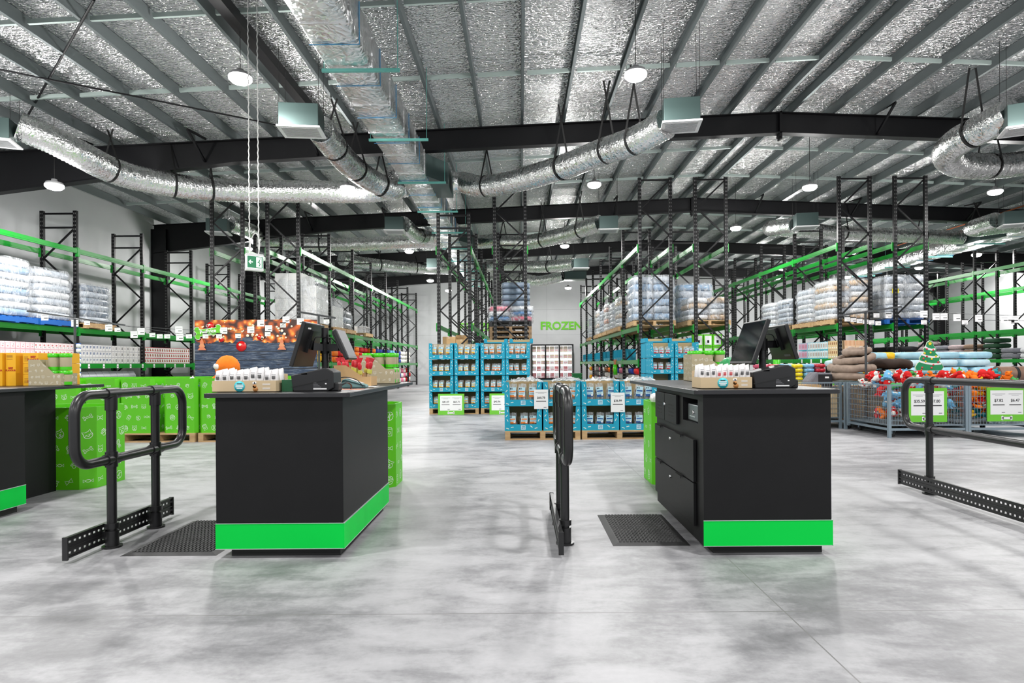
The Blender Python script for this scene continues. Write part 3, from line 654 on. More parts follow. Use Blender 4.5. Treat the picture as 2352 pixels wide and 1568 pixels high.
# ---------------------------------------------------------------- timber pallets
def pallet_mesh(m, W=1.165, D=1.165, H=.14):
    k = 'pallet_%s_%.2f' % (m, D)
    if k in bpy.data.meshes: return bpy.data.meshes[k]
    b = MB()
    for x in (-W/2, -.04, W/2-.08): b.box(x, x+.08, 0, D, .02, H-.022, m)
    for i in range(7): y = i*(D-.1)/6; b.box(-W/2, W/2, y, y+.1, H-.022, H, m)
    for y in (0, D/2-.05, D-.1): b.box(-W/2, W/2, y, y+.1, 0, .02, m)
    return b.mesh(k)
def pallet(label, x, y, z=0, m='pallet_wood', group=None, rz=0, name='timber_pallet'):
    o = obj(name, pallet_mesh(m), None, (x, y, z), (0, 0, rz)); return tag(o, label, 'pallet', group)

# ---------------------------------------------------------------- lime display bins
def bin_meshes(W, D, H, ch, seed):
    k = 'bin%.2f%.2f%.2f%d' % (W, D, H, seed)
    if k+'b' in bpy.data.meshes: return bpy.data.meshes[k+'b'], bpy.data.meshes[k+'p']
    w = W/2
    P = [(-w+ch, 0), (w-ch, 0), (w, ch), (w, D-ch), (w-ch, D), (-w+ch, D), (-w, D-ch), (-w, ch)]
    def inset(q): c = (0, D/2); return (c[0]+(q[0]-c[0])*.965, c[1]+(q[1]-c[1])*.965)
    I = [inset(q) for q in P]; n = 8
    vs = [(x, y, 0) for x, y in P] + [(x, y, H) for x, y in P] + [(x, y, H) for x, y in I] + [(x, y, H-.3) for x, y in I]
    fs = [list(range(n))[::-1], [3*n+i for i in range(n)]]
    for i in range(n):
        j = (i+1) % n; fs += [(i, j, n+j, n+i), (n+i, n+j, 2*n+j, 2*n+i), (2*n+i, 2*n+j, 3*n+j, 3*n+i)]
    b = MB(); b.add(vs, fs, 'lime_card'); bm = b.mesh(k+'b')
    p = MB(); rnd = random.Random(seed); e = .0015
    for (A, B) in ((P[0], P[1]), (P[1], P[2]), (P[2], P[3]), (P[6], P[7]), (P[7], P[0])):
        dx, dy = B[0]-A[0], B[1]-A[1]; L = math.hypot(dx, dy)
        if L < .12: continue
        nx, ny = dy/L, -dx/L
        F = lambda u, v, A=A, dx=dx, dy=dy, L=L, nx=nx, ny=ny: Vector((A[0]+dx/L*u+nx*e, A[1]+dy/L*u+ny*e, v))
        scatter(p, L, H-.03, .1, F, rnd, w=.045, step=1.4)
    return bm, p.mesh(k+'p')
def lime_bin(label, x, y, z, W, D, H, ch=.06, seed=1, rz=0, group=None, prints=True):
    t = thing('display_bin', label, 'bin', (x, y, z), rz, group); bm, pm = bin_meshes(W, D, H, ch, seed)
    obj('bin_body', bm, t)
    if prints: obj('line_print', pm, t)
    return t
lime_bin('lime green bin of pet drawings on the floor behind the leftmost checkout', -4.53, 5.85, 0, .78, .62, .79, .1, 3)
lime_bin('lime green bin half hidden behind the left checkout counter', -1.6, 5.8, 0, .78, .52, .80, .1, 4)
lime_bin('lime green bin with crumpled pink packets behind the right checkout', 1.66, 5.86, 0, .78, .5, .80, .06, 5)
bx = [-7.13, -6.53, -5.98, -5.30, -4.74, -4.10, -3.54, -2.9]
wh = ['first', 'second', 'third', 'fourth', 'fifth', 'sixth', 'seventh', 'eighth']
for i, x in enumerate(bx):
    lime_bin('tall lime green bin on a timber pallet, %s from the left in the front row' % wh[i], x, 9.48, .14, .53, .56, .85, .045, 11+i % 4)
    lime_bin('lime green bin in the second row directly behind the %s front bin' % wh[i], x, 10.06, .14, .53, .56, .86, .045, 11)
for i, (x, w) in enumerate(((-6.84, 'leftmost pair of'), (-5.64, 'second pair of'), (-4.42, 'third pair of'), (-3.22, 'rightmost pair of'))):
    pallet('timber pallet on the floor under the %s tall lime bins' % w, x, 9.45)

# ---------------------------------------------------------------- stuffed toys and packets
TOYC = {'red': srgb(205, 25, 25), 'orange': srgb(240, 120, 20), 'green': srgb(70, 165, 85), 'blue': srgb(110, 175, 215), 'white': srgb(232, 228, 222), 'yellow': srgb(248, 190, 20), 'teal': srgb(30, 140, 150), 'brown': srgb(120, 80, 50), 'grey': srgb(120, 118, 116), 'navy': srgb(30, 60, 150), 'pink': srgb(230, 120, 150)}
for k, c in TOYC.items(): m_stain('plush_'+k, c, .9, .1, 30)
ACC = {'red': 'white', 'orange': 'teal', 'green': 'red', 'blue': 'white', 'white': 'red', 'yellow': 'red', 'teal': 'orange', 'brown': 'white', 'grey': 'blue', 'navy': 'white', 'pink': 'blue'}
def toy_meshes(kind, c):
    k = 'toy_%s_%s' % (kind, c)
    if k in bpy.data.meshes: return bpy.data.meshes[k], bpy.data.meshes[k+'_a']
    m, a = 'plush_'+c, 'plush_'+ACC[c]; b = MB(); q = MB()
    if kind == 'bear':
        b.ell((0, 0, .09), (.085, .07, .1), m).ell((0, -.01, .225), (.07, .065, .065), m)
        for s in (-1, 1): b.ell((s*.085, -.01, .12), (.032, .032, .065), m, Matrix.Rotation(s*.6, 3, 'Y'), 8, 5).ell((s*.055, -.06, .03), (.035, .065, .035), m, None, 8, 5).ell((s*.055, 0, .285), (.026, .018, .026), m, None, 8, 5)
        q.ell((0, -.05, .09), (.055, .032, .065), a, None, 8, 6).ell((0, -.065, .21), (.03, .025, .024), a, None, 8, 5)
    elif kind == 'snake':
        path = [(.085*math.cos(t*.9), .075*math.sin(t*.9), .05+.016*t) for t in range(8)]
        b.tube(path, [.02, .035, .045, .048, .045, .045, .05, .03], m, 8); b.ell(path[-1], (.06, .05, .045), m, None, 8, 6)
        q.tube([(p[0], p[1]-.01, p[2]+.03) for p in path[2:6]], .022, a, 6)
    elif kind == 'bird':
        b.ell((0, 0, .09), (.08, .1, .085), m).ell((0, -.06, .2), (.055, .055, .055), m)
        for s in (-1, 1): b.ell((s*.085, .02, .1), (.02, .07, .05), m, None, 8, 5)
        b.ell((0, .12, .12), (.03, .06, .02), m, None, 8, 5); q.ell((0, -.125, .19), (.022, .035, .014), a, None, 8, 5).ell((0, -.07, .08), (.055, .04, .06), a, None, 8, 5)
    else:
        b.ell((0, 0, .15), (.1, .1, .11), m)
        for i in range(7):
            t = 2*math.pi*i/7; b.tube([(.05*math.cos(t), .05*math.sin(t), .09), (.11*math.cos(t), .11*math.sin(t), .05), (.14*math.cos(t+.25), .14*math.sin(t+.25), .035)], [.04, .032, .014], m, 7)
        for s in (-1, 1): q.ell((s*.04, -.085, .17), (.025, .02, .025), 'plush_white', None, 8, 5)
    return b.mesh(k), q.mesh(k+'_a')
def toy(label, kind, c, p, sc=1.0, group=None, tumble=.6):
    bm, am = toy_meshes(kind, c); o = obj('plush_toy', bm, None, p, (random.uniform(-tumble, tumble), random.uniform(-tumble, tumble), random.uniform(0, 6.28)))
    o.scale = (sc, sc, sc); tag(o, label, 'toy', group); obj('plush_detail', am, o); return o

# ---------------------------------------------------------------- teal display trays with bags of treats
TW, TD, TH = .575, .55, .375
def tray_meshes():
    if 'tray_body' in bpy.data.meshes: return
    w = TW/2; t = .008; b = MB()
    b.box(-w, w, 0, TD, 0, t, 'teal_card').box(-w, -w+t, 0, TD, t, TH, 'teal_side').box(w-t, w, 0, TD, t, TH, 'teal_side').box(-w+t, w-t, TD-t, TD, t, TH, 'teal_card')
    b.box(-w+t, w-t, 0, t, t, .1, 'teal_card')
    for s in (-1, 1): b.prism([(s*(w-t), .1), (s*(w-t), TH), (s*(w-.07), TH), (s*(w-.085), .1)][::s], 0, t, 'teal_card', 'Y')
    b.box(-w+t, w-t, TD-t-.004, TD-t-.001, .03, TH-.004, 'kraft'); b.mesh('tray_body')
    p = MB(); F = lambda u, v: Vector((u, -.0012, v))
    for (u, v, r) in ((-.17, .05, 10), (-.245, .03, -20), (.12, .06, -40), (.2, .035, 15)): icon(p, 'squig', u, v, .05, r, F, 'white_print', .2)
    for s in (-1, 1):
        for v, r in ((.16, 60), (.23, -50), (.31, 70)): icon(p, 'squig', s*.25+random.uniform(-.008, .008), v, .045, r*s, F, 'white_print', .2)
    G = lambda u, v: Vector((-w-.0012, TD-u, v)); H_ = lambda u, v: Vector((w+.0012, u, v))
    for Q in (G, H_):
        for u in (.1, .28, .46):
            for v in (.06, .2, .32): icon(p, 'squig', u, v, .045, random.choice((40, -40, 80)), Q, 'white_print', .2)
    p.mesh('tray_print')
    l = MB().box(-.036, .036, -.0022, -.0005, -.034, .034, mat('label_blue_white', srgb(196, 228, 240), .5)); l.mesh('tray_label')
    x = text('100%\nPETS', .026, mat('label_navy', srgb(70, 130, 160), .5), .0008); bpy.data.objects.remove(x)
    b = MB(); b.ell((0, 0, .115), (.082, .056, .105), m_stain('bag_contents', srgb(96, 78, 66), .5, .3, 40), None, 12, 8, .7); b.mesh('bag_of_treats')
    f = MB(); rnd = random.Random(5); vs = []; n = 12
    for j, (z, wx, wy) in enumerate(((.01, .08, .055), (.09, .09, .066), (.16, .088, .05), (.22, .08, .03), (.265, .075, .006))):
        for k in range(n):
            a = 2*math.pi*k/n; q = 1+rnd.uniform(-.09, .09); g = lambda t: math.copysign(abs(t)**.75, t)
            vs.append((wx*g(math.cos(a))*q, wy*g(math.sin(a))*q, z+rnd.uniform(-.01, .01)))
    f.add(vs, [(j*n+k, j*n+(k+1) % n, (j+1)*n+(k+1) % n, (j+1)*n+k) for j in range(4) for k in range(n)], 'bag_film', True); f.mesh('bag_film')
    mat('lab_sky', srgb(190, 226, 238), .35); mat('lab_orange', srgb(238, 128, 44), .35); mat('lab_yellow', srgb(244, 182, 50), .35); mat('lab_navy', srgb(20, 84, 150), .35); mat('lab_red', srgb(206, 40, 52), .35); mat('ink_dark', srgb(35, 35, 40), .5)
    for c in ('orange', 'yellow', 'navy', 'red'):
        q = MB(); m = 'lab_'+c; y = -.0795
        q.box(-.058, .058, y, y+.008, .02, .145, 'lab_sky').box(-.058, .058, y-.001, y, .02, .048, m).box(-.05, .05, y-.001, y, .082, .1, m).box(.02, .05, y-.0015, y-.001, .03, .055, 'white').box(-.048, -.03, y-.001, y, .118, .136, 'ink_dark').box(-.02, -.006, y-.001, y, .118, .136, 'ink_dark').box(-.045, .03, y-.001, y, .06, .064, 'grey_ink').box(-.045, .02, y-.001, y, .07, .073, 'grey_ink')
        q.v = [(x*1.1, y, z*1.0+.078) for x, y, z in q.v]; q.mesh('bag_label_'+c)
tray_meshes()
txt_me = [m for m in bpy.data.meshes if m.name.startswith('lettering')][-1]
def tray(label, x, y, z, c=None, what='', bags=True, group=None, nb=3, puff=False):
    t = thing('display_tray', label, 'display tray', (x, y, z), 0, group)
    obj('tray_body', bpy.data.meshes['tray_body'], t)
    if c is None: return t
    obj('squiggle_print', bpy.data.meshes['tray_print'], t)
    l = obj('brand_label', bpy.data.meshes['tray_label'], t, (0, 0, .052)); obj('lettering', txt_me, l, (0, -.0026, 0), (R(90), 0, 0))
    if bags:
        for i in range(nb):
            xx = -.15+i*.15+random.uniform(-.018, .018); tilt = random.choice((0, 0, .1, -.1)) if i == 1 else random.uniform(-.06, .06)
            g = obj('treat_bag', bpy.data.meshes['bag_of_treats'], None, (x+xx, y+.1+random.uniform(0, .03), z+.018), (0, tilt, random.uniform(-.07, .07)))
            g.scale = (.8, .92, 1.22 if puff else .95)
            tag(g, 'treat bag with %s label, %s' % ({'orange': 'orange', 'yellow': 'yellow', 'navy': 'navy blue', 'red': 'red'}[c], what), 'bag', 'bags in the '+what)
            obj('clear_film', bpy.data.meshes['bag_film'], g)
            if puff: g.children[0].scale = (1.08, 1.2, 1.28) if False else (1, 1, 1)
            obj('bag_label', bpy.data.meshes['bag_label_'+c], g)
    return t
# front group on two pallets, two trays high
cols = ['first', 'second', 'third', 'fourth']
for i, x in enumerate((.04, .64, 1.235, 1.83)):
    for j, r in enumerate(('lower', 'upper')):
        w = '%s tray, %s column of the front stack' % (r, cols[i])
        tray('teal treat tray, %s row, %s column of the low front stack' % (r, cols[i]), x, 9.44, .14+j*.383, 'orange' if i < 2 else 'navy', w, puff=j == 1)
        tray('teal tray hidden in the second row of the low front stack', x, 10.02, .14+j*.383, None, group='rear teal trays of the low stack')
pallet('timber pallet under the first two columns of the low teal stack', .34, 9.42); pallet('timber pallet under the last two columns of the low teal stack', 1.53, 9.42)
# tall group at the rack ends
rows = ['bottom', 'second', 'third', 'top']
for i, x in enumerate((-1.87, -1.27, -.65, -.06)):
    for j, r in enumerate(rows):
        c = ('yellow', 'yellow', 'orange', 'orange')[i]
        tray('teal treat tray, %s row, %s column of the four high stack' % (r, cols[i]), x, 14.4, .14+j*.387, c, '%s tray, %s column of the tall stack' % (r, cols[i]), puff=j == 3)
        tray('teal tray hidden in the second row of the four high stack', x, 14.98, .14+j*.387, None, group='rear teal trays of the tall stack')
pallet('timber pallet under the first two columns of the four high teal stack', -1.57, 14.38); pallet('timber pallet under the last two columns of the four high teal stack', -.355, 14.38)
for i, x in enumerate((3.43, 4.03)):
    for j, r in enumerate(rows):
        tray('teal treat tray, %s row, %s column of the right rack end stack' % (r, cols[i]), x, 14.75, .14+j*.387, 'red', '%s tray, %s column of the right stack' % (r, cols[i]), bags=j > 1)
        tray('teal tray behind the front row at the right aisle rack end', x, 15.32, .14+j*.387, None, group='rear teal trays at the right rack end')
pallet('timber pallet under the teal stack at the right aisle rack end', 3.73, 14.73)
for i, x in enumerate((3.42, 4.02)): tray('flattened teal tray on top of the right teal stack, %s column' % cols[i], x, 15.3, .14+4*.387, None).scale.z = .3
for i, x in enumerate((-.6, .03)): tray('flattened teal tray on top of the four high stack, %s one' % ('left', 'right')[i], x, 14.98, .14+4*.387, None).scale.z = .28
# torn clear liners on top of the front stack
for x, y, w in ((.1, 9.72, 'first'), (.75, 9.75, 'second'), (1.3, 9.7, 'third'), (1.9, 9.72, 'fourth')):
    b = MB(); rnd = random.Random(int(x*100)); n = 14; vs = []
    for a in range(n):
        for c in range(n):
            u, v = a/(n-1)-.5, c/(n-1)-.5; vs.append((u*.5, v*.36, .055*math.cos(u*3)*math.cos(v*3)+rnd.uniform(0, .03)+(rnd.random() < .05)*.03))
    b.add(vs, [(a*n+c, (a+1)*n+c, (a+1)*n+c+1, a*n+c+1) for a in range(n-1) for c in range(n-1)], 'bag_film', True)
    tag(b.build('plastic_liner', None, (x, y, .14+2*.383-.02)), 'crumpled clear plastic liner on the %s column of the low teal stack' % w, 'plastic film')

# ---------------------------------------------------------------- price signs
def price_sign(label, p, w, h, prices, rz=0, frame=True, lean=0, name='price_sign', two=True):
    """p = bottom centre; faces the shopfront"""
    t = thing(name, label, 'sign', p, rz); t.rotation_euler = (lean, 0, rz)
    if frame:
        MB().box(-w/2, w/2, -.006, .006, 0, h, mat('sign_green', srgb(112, 200, 50), .5)).build('green_frame', t)
        x0, x1, z0, z1 = -w*.42, w*.42, h*.2, h*.91
    else: x0, x1, z0, z1 = -w/2, w/2, 0, h
    pg = MB().box(x0, x1, -.009, -.0065 if frame else 0, z0, z1, 'paper').build('price_sheet', t)
    W, H = x1-x0, z1-z0; n = len(prices); b = MB()
    for i, s in enumerate(prices):
        cx = x0+W*(i+.5)/n
        text(s, H*(.2 if n > 1 else .15)*(1 if n == 1 else .82), 'ink', .0012, pg, 'price', (cx, -.0096, z0+H*.58), (R(90), 0, 0))
        ww = W/n*.36
        b.box(cx-ww, cx+ww, -.0098, -.009, z0+H*.38, z0+H*.42, 'ink').box(cx-ww*1.1, cx+ww*1.1, -.0098, -.009, z0+H*.84, z0+H*.855, 'grey_ink').box(cx-ww*.6, cx+ww*.6, -.0098, -.009, z0+H*.79, z0+H*.803, 'grey_ink').box(cx+ww*.5, cx+ww*1.05, -.0098, -.009, z0+H*.07, z0+H*.1, 'grey_ink')
    b.build('small_print', pg)
    if frame:
        q = MB(); F = lambda u, v: Vector((u, -.0075, v)); s = h*.13
        q.box(-s, s, -.008, -.0062, h*.06, h*.13, 'white')
        for a in (-1, 1):
            for c in (-1, 1): q.lathe([(0, .0018), (s*.3, .0018), (s*.3, 0)], 'white', 10, T=Matrix.Translation((a*s, -.0062, h*.095+c*h*.03)) @ Matrix.Rotation(R(90), 4, 'X'))
        q.build('bone_logo', t)
    return t
price_sign('white sheet priced $60.78 hanging between the first two teal columns', at(1243, 939, 9.4), .215, .3, ['$60.78'], frame=False)
price_sign('white sheet priced $36.99 hanging between the last two teal columns', at(1419, 946, 9.4), .215, .3, ['$36.99'], frame=False)
price_sign('green framed price board leaning on the first two tall teal columns', (-1.62, 14.2, 0), .61, .49, ['$41.07', '$63.71'], lean=-.1)
price_sign('green framed price board leaning on the last two tall teal columns', (-.42, 14.2, 0), .61, .49, ['$45.96', '$61.20'], lean=-.1)
# ---------------------------------------------------------------- things on the checkouts
ZT = 1.0125
def treat_box(label, x, y, xr, seed, side):
    W, D, H = .40 if side == 'L' else .33, .2, .072
    W = xr; t = thing('treat_box', label, 'box', (x, y, ZT), 0); b = MB(); k = .004
    b.box(-W/2, W/2, 0, k, 0, H, 'kraft_light').box(-W/2, W/2, D-k, D, 0, H+.04, 'kraft_light').box(-W/2, -W/2+k, k, D-k, 0, H, 'kraft_light').box(W/2-k, W/2, k, D-k, 0, H, 'kraft_light').box(-W/2, W/2, 0, D, 0, k, 'kraft_light')
    b.build('carton', t)
    l = MB(); T = Matrix.Translation((-W*.07, 0, H/2)) @ Matrix.Rotation(R(90), 4, 'X'); l.lathe([(0, .0015), (.034, .0015), (.034, 0)], 'aqua', 24, T=T)
    s = l.build('round_sticker', t); q = MB()
    for i, (w, z) in enumerate(((.016, .017), (.024, .008), (.025, -.002), (.018, -.012))): q.box(-W*.07-w, -W*.07+w, -.0022, -.0016, H/2+z-.003, H/2+z+.003, 'white' if i else 'ink')
    q.build('sticker_lines', s)
    d = MB(); cx = W*.16; mat('dog_tan', srgb(178, 120, 62), .6); T2 = lambda X, Z, r, m: d.lathe([(0, .0015), (r, .0015), (r, 0)], m, 14, T=Matrix.Translation((X, 0, Z)) @ Matrix.Rotation(R(90), 4, 'X'))
    T2(cx+.008, .018, .016, 'dog_tan'); T2(cx+.002, .036, .012, 'dog_tan'); T2(cx-.002, .056, .009, 'white'); T2(cx+.006, .058, .008, 'white'); T2(cx-.004, .036, .005, 'ink_dark')
    d.build('dog_drawing', t)
    q = MB()
    for z in (.05, .044, .024, .018): q.box(W*.29, W*.41, -.0008, 0, z, z+.003, 'white')
    q.build('print_lines', t)
    n = 9; rnd = random.Random(seed)
    for i in range(n):
        for j in range(2):
            p = MB(); w = W/n*.47; hh = .135+rnd.uniform(-.008, .012)
            p.add([(-w, -.012, 0), (w, -.012, 0), (w, .012, 0), (-w, .012, 0), (-w*.95, -.026, hh*.5), (w*.95, -.026, hh*.5), (w*.95, .026, hh*.5), (-w*.95, .026, hh*.5),
                   (-w*.9, -.012, hh*.86), (w*.9, -.012, hh*.86), (w*.9, .012, hh*.86), (-w*.9, .012, hh*.86), (-w*rnd.uniform(.7, 1), -.002, hh), (w*rnd.uniform(.7, 1), -.002, hh+.008), (w, .002, hh), (-w, .002, hh-.004)],
                  [(3,2,1,0)] + [(a+i0, a+(i0+1) % 4, a+4+(i0+1) % 4, a+4+i0) for a in (0, 4, 8) for i0 in range(4)] + [(12,13,14,15)], 'white_pouch', True)
            o = p.build('treat_pouch', None, (x-W/2+W*(i+.5)/n, y+.05+j*.075, ZT+.006), (rnd.uniform(-.05, .05), 0, 0))
            tag(o, 'white treat pouch standing in %s kraft box on the %s checkout' % ('the', 'left' if side == 'L' else 'right'), 'pouch', 'pouches on the %s checkout' % ('left' if side == 'L' else 'right'))
            if j == 0:
                q = MB(); red = (side == 'R' and i in (3, 4, 5)); c = 'lab_red' if red else 'ink'
                for a in range(5): q.box(-w*.55+a*w*.22, -w*.55+a*w*.22+w*.12, -.0285, -.026, hh*.56, hh*.72, c)
                q.box(-w*.6, w*.6, -.0282, -.026, hh*.77, hh*.79, 'grey_ink'); q.build('barcode', o)
    return t
mat('white_pouch', srgb(232, 230, 230), .3)
treat_box('kraft box of white treat pouches on the left checkout counter', -1.755, 3.87, .405, 1, 'L')
treat_box('kraft box of white treat pouches on the right checkout counter', 1.305, 3.86, .325, 2, 'R')
tag(MB().box(-.035, .035, 0, .12, 0, .075, mat('dark_green_card', srgb(18, 84, 48), .5)).build('green_carton', None, (-1.5, 3.92, ZT)), 'small dark green carton beside the kraft pouch box on the left checkout', 'carton')

def printer(label, x, y, mir=1):
    t = thing('receipt_printer', label, 'printer', (x, y, ZT)); w = .13
    prof = [(-w, 0), (w*.7, 0), (w, .02), (w*.98, .125), (w*.62, .148), (w*.5, .148), (-w*1.12, .103)]
    MB().prism([(a, b) for a, b in prof], 0, .17, 'black_plastic', 'Y').build('printer_body', t, bevel=.006)
    MB().bar((-w*1.09, -.0015, .028), (w*.7, -.0015, .075), .003, .004, 'near_black').build('lid_seam', t)
    MB().box(-w*.6, -w*.3, .0, .01, .108, .116, 'near_black').build('latch', t)
    b = MB(); b.box(.0, .085, -.0015, 0, .012, .02, 'white')
    for i in range(4): b.box(.0, .05-.01*i, -.0015, 0, .026+i*.009, .029+i*.009, 'grey_ink')
    b.box(.075, .085, -.0015, 0, .045, .053, 'white'); b.build('label_print', t)
    MB().box(w*.7, w*1.18, .02, .11, 0, .055, 'black_plastic').build('power_block', t, bevel=.008)
    MB().tube(smooth_path([(w*1.1, .1, .03), (w*1.3, .16, .05), (w*1.35, .24, .03), (w*1.2, .3, .006)], 6), .005, 'black_plastic', 6).build('cable', t)
printer('black receipt printer on the left checkout beside the kraft pouch box', -1.325, 3.9)
printer('black receipt printer on the right checkout beside the kraft pouch box', 1.622, 3.87)

def screen_stand(label, x, y, mons):
    t = thing('screen_stand', label, 'screen stand', (x, y, ZT)); K = 'black_plastic'
    MB().tube([(0, 0, 0), (0, 0, .43)], .024, K, 18).tube([(0, 0, .19), (0, 0, .2)], .028, K, 18).build('pole', t)
    MB().prism(circ(0, 0, .07, n=20)[:-1], 0, .012, K).build('base_plate', t, bevel=.003)
    for i, (name, c, w, h, tilt, side) in enumerate(mons):
        # side -1: screen turned to the left; width runs front to back; the panel leans back
        n = Vector((side*math.cos(tilt), 0, math.sin(tilt))); up = Vector((-side*math.sin(tilt), 0, math.cos(tilt)))
        wd_ = Vector((0, 1, 0)) if side > 0 else Vector((0, -1, 0))
        Mx = Matrix((wd_, up, n)).transposed().to_4x4(); Mx.translation = Vector(c)
        b = MB().box(-w/2, w/2, -h/2, h/2, -.03, 0, K, Mx); m = b.build('monitor_case', t, bevel=.006)
        MB().box(-w/2+.012, w/2-.012, -h/2+.018, h/2-.012, 0, .0012, 'dark_glass' if side < 0 else 'grey_glass', Mx).build('glass', m)
        MB().box(-.06, .06, -.05, .11, -.05, -.03, K, Mx).box(-.035, .035, -.02, .04, -.056, -.05, K, Mx).build('mount_plate', m)
        if side < 0: MB().box(.0+w*.18, w*.32, h*.36, h*.395, -.0312, -.03, 'white', Mx).build('maker_mark', m)
        else: MB().box(-w*.35, -w*.1, -h*.4, -h*.34, -.0312, -.03, 'grey_ink', Mx).build('rating_label', m)
        e = Mx @ Vector((0, 0, -.055))
        MB().bar((0, 0, .29), (e.x, e.y, e.z), .05, .05, K).tube([(0, 0, .25), (0, 0, .33)], .034, K, 16).build('arm', t)
        MB().tube(smooth_path([e, (e.x*.6, e.y*.6-.05, e.z+.06), (0, -.03, .36), (0, .02, .33)], 6), .004, K, 6).build('cable', t)
    return t
mat('dark_glass', srgb(14, 17, 22), .06, 0, .6); mat('grey_glass', srgb(48, 51, 60), .4, 0, .4)
screen_stand('black pole on the left checkout carrying two tilted monitors', -1.385, 4.33, [('till', (-.125, -.04, .315), .40, .315, R(17), -1), ('customer', (.16, -.02, .315), .22, .225, R(24), 1)])
screen_stand('black pole on the right checkout carrying two tilted monitors', 1.70, 4.28, [('till', (-.135, -.08, .305), .42, .315, R(20), -1), ('customer', (.17, .07, .31), .38, .25, R(18), 1)])

def terminal(label, p, rz):
    t = thing('payment_terminal', label, 'card terminal', p, rz); mat('terminal_teal', srgb(130, 168, 168), .35); mat('terminal_dark', srgb(50, 78, 80), .4)
    prof = [(-.085, .0), (.09, .0), (.092, .022), (.0, .052), (-.055, .072), (-.085, .06), (-.095, .03)]
    MB().prism(prof, -.04, .04, 'terminal_teal', 'Y').build('terminal_body', t, bevel=.01)
    MB().prism([(-.075, .06), (-.06, .06), (.01, .043), (.085, .018), (.085, .012), (.0, .036), (-.06, .05), (-.085, .04)][::1], -.0415, .0415, 'terminal_dark', 'Y').build('side_band', t)
    MB().prism([(-.05, .0725), (-.0, .0535), (.06, .0335), (.06, .036), (.0, .056), (-.05, .075)], -.03, .03, 'white', 'Y').build('keypad', t)
    MB().tube(smooth_path([(.07, -.045, .012), (.03, -.06, .06), (-.05, -.055, .08), (-.13, -.02, .07)], 6), .003, 'black_plastic', 6).build('cable', t)
terminal('grey green payment terminal lying on the left checkout behind the pole', (-1.2, 4.42, ZT), 0)

# open kraft box of red treat sticks
def cut_box(label, p, W, D, H1, H2, m, axis, prints=None, name='cut_carton'):
    """carton with sides sloping from H1 (at local -x) to H2 (at local +x)"""
    t = thing(name, label, 'box', p, axis); k = .004; w = W/2; b = MB()
    side = [(-w, 0), (w, 0), (w, H2), (w*.55, H2), (-w*.35, H1), (-w, H1)]
    b.prism(side, 0, k, m, 'Y').prism(side, D-k, D, m, 'Y').box(-w, -w+k, k, D-k, 0, H1, m).box(w-k, w, k, D-k, 0, H2, m).box(-w, w, 0, D, 0, k, m); b.build('carton', t)
    if prints:
        q = MB(); rnd = random.Random(9)
        scatter(q, W, H2-.005, .035, lambda u, v: Vector((-w+u, -.001, v)), rnd, 'pale_print', ['bone', 'cat', 'candy', 'rosette', 'paw'], .09, step=1.3)
        scatter(q, W*.55, H1-H2-.02, .035, lambda u, v: Vector((-w+u, -.001, v+H2-.005)), rnd, 'pale_print', ['bone', 'cat', 'candy', 'rosette', 'paw'], .09, step=1.3)
        scatter(q, D, H1-.01, .035, lambda u, v: Vector((-w-.001, D-u, v)), rnd, 'pale_print', ['bone', 'cat', 'candy', 'rosette', 'paw'], .09, step=1.3)
        scatter(q, D, H2-.01, .035, lambda u, v: Vector((w+.001, u, v)), rnd, 'pale_print', ['bone', 'cat', 'candy', 'rosette', 'paw'], .09, step=1.3)
        q.build('line_print', t)
    return t
mat('pale_print', srgb(226, 220, 200), .6)
cut_box('plain kraft carton of red treat sticks on the left checkout', (-1.31, 4.75, ZT), .29, .2, .165, .075, 'kraft', R(0))
for i in range(10):
    b = MB(); rnd = random.Random(40+i)
    b.bar((0, 0, 0), (0, 0, .12), .018, .018, 'kraft_light'); b2 = MB(); b2.ell((0, 0, .15), (.017, .011, .032), 'lab_red', None, 10, 6, .8); b2.prism([(-.01, .17), (.01, .17), (.03, .21), (-.028, .205)], -.004, .004, 'lab_red', 'Y')
    q = MB().box(-.014, .014, -.012, .012, .085, .115, mat('lab_lime', srgb(205, 205, 90), .5))
    f = i % 5; o = b.build('treat_stick', None, (-1.405+f*.05, 4.80+.09*(i//5), ZT+.006+rnd.uniform(0, .03)), (rnd.uniform(-.12, .1), rnd.uniform(-.12, .3), rnd.uniform(-.8, .8)))
    b2.build('red_wrapper', o); q.build('paper_band', o)
    tag(o, 'red wrapped treat stick standing in the plain kraft carton', 'treat stick', 'treat sticks in the plain kraft carton')

def tub(label, p, group, h=.13):
    t = thing('treat_tub', label, 'tub', p, random.uniform(0, 6), group)
    MB().lathe([(0, 0), (.04, 0), (.044, .02), (.044, h-.03), (.042, h-.02)], 'kraft_grey', 18).build('tub_body', t)
    MB().lathe([(.046, h-.035), (.049, h-.03), (.049, h), (0, h+.002)], 'lime_plastic', 18).build('lid', t)
    MB().lathe([(.045, .002), (.045, .03)], 'lime_plastic', 18).build('base_band', t)
cut_box('cream printed kraft box of lidded tubs on the left checkout', (-1.265, 5.36, ZT), .3, .3, .25, .13, 'kraft_grey', 0, True)
for i in range(3):
    for j in range(2):
        for k in range(1, 2): tub('kraft tub with lime lid in the printed box on the left checkout', (-1.36+i*.102, 5.44+j*.12, ZT+.006+.135*k), 'tubs on the left checkout')
for i in range(3):
    for j in range(2): tub('kraft tub with lime lid in the bottom layer of the left checkout box', (-1.36+i*.102, 5.44+j*.12, ZT+.006), 'lower tubs on the left checkout')
cut_box('cream printed kraft box on the far end of the right checkout', (1.68, 5.36, ZT), .34, .28, .24, .12, 'kraft_grey', 0, True)
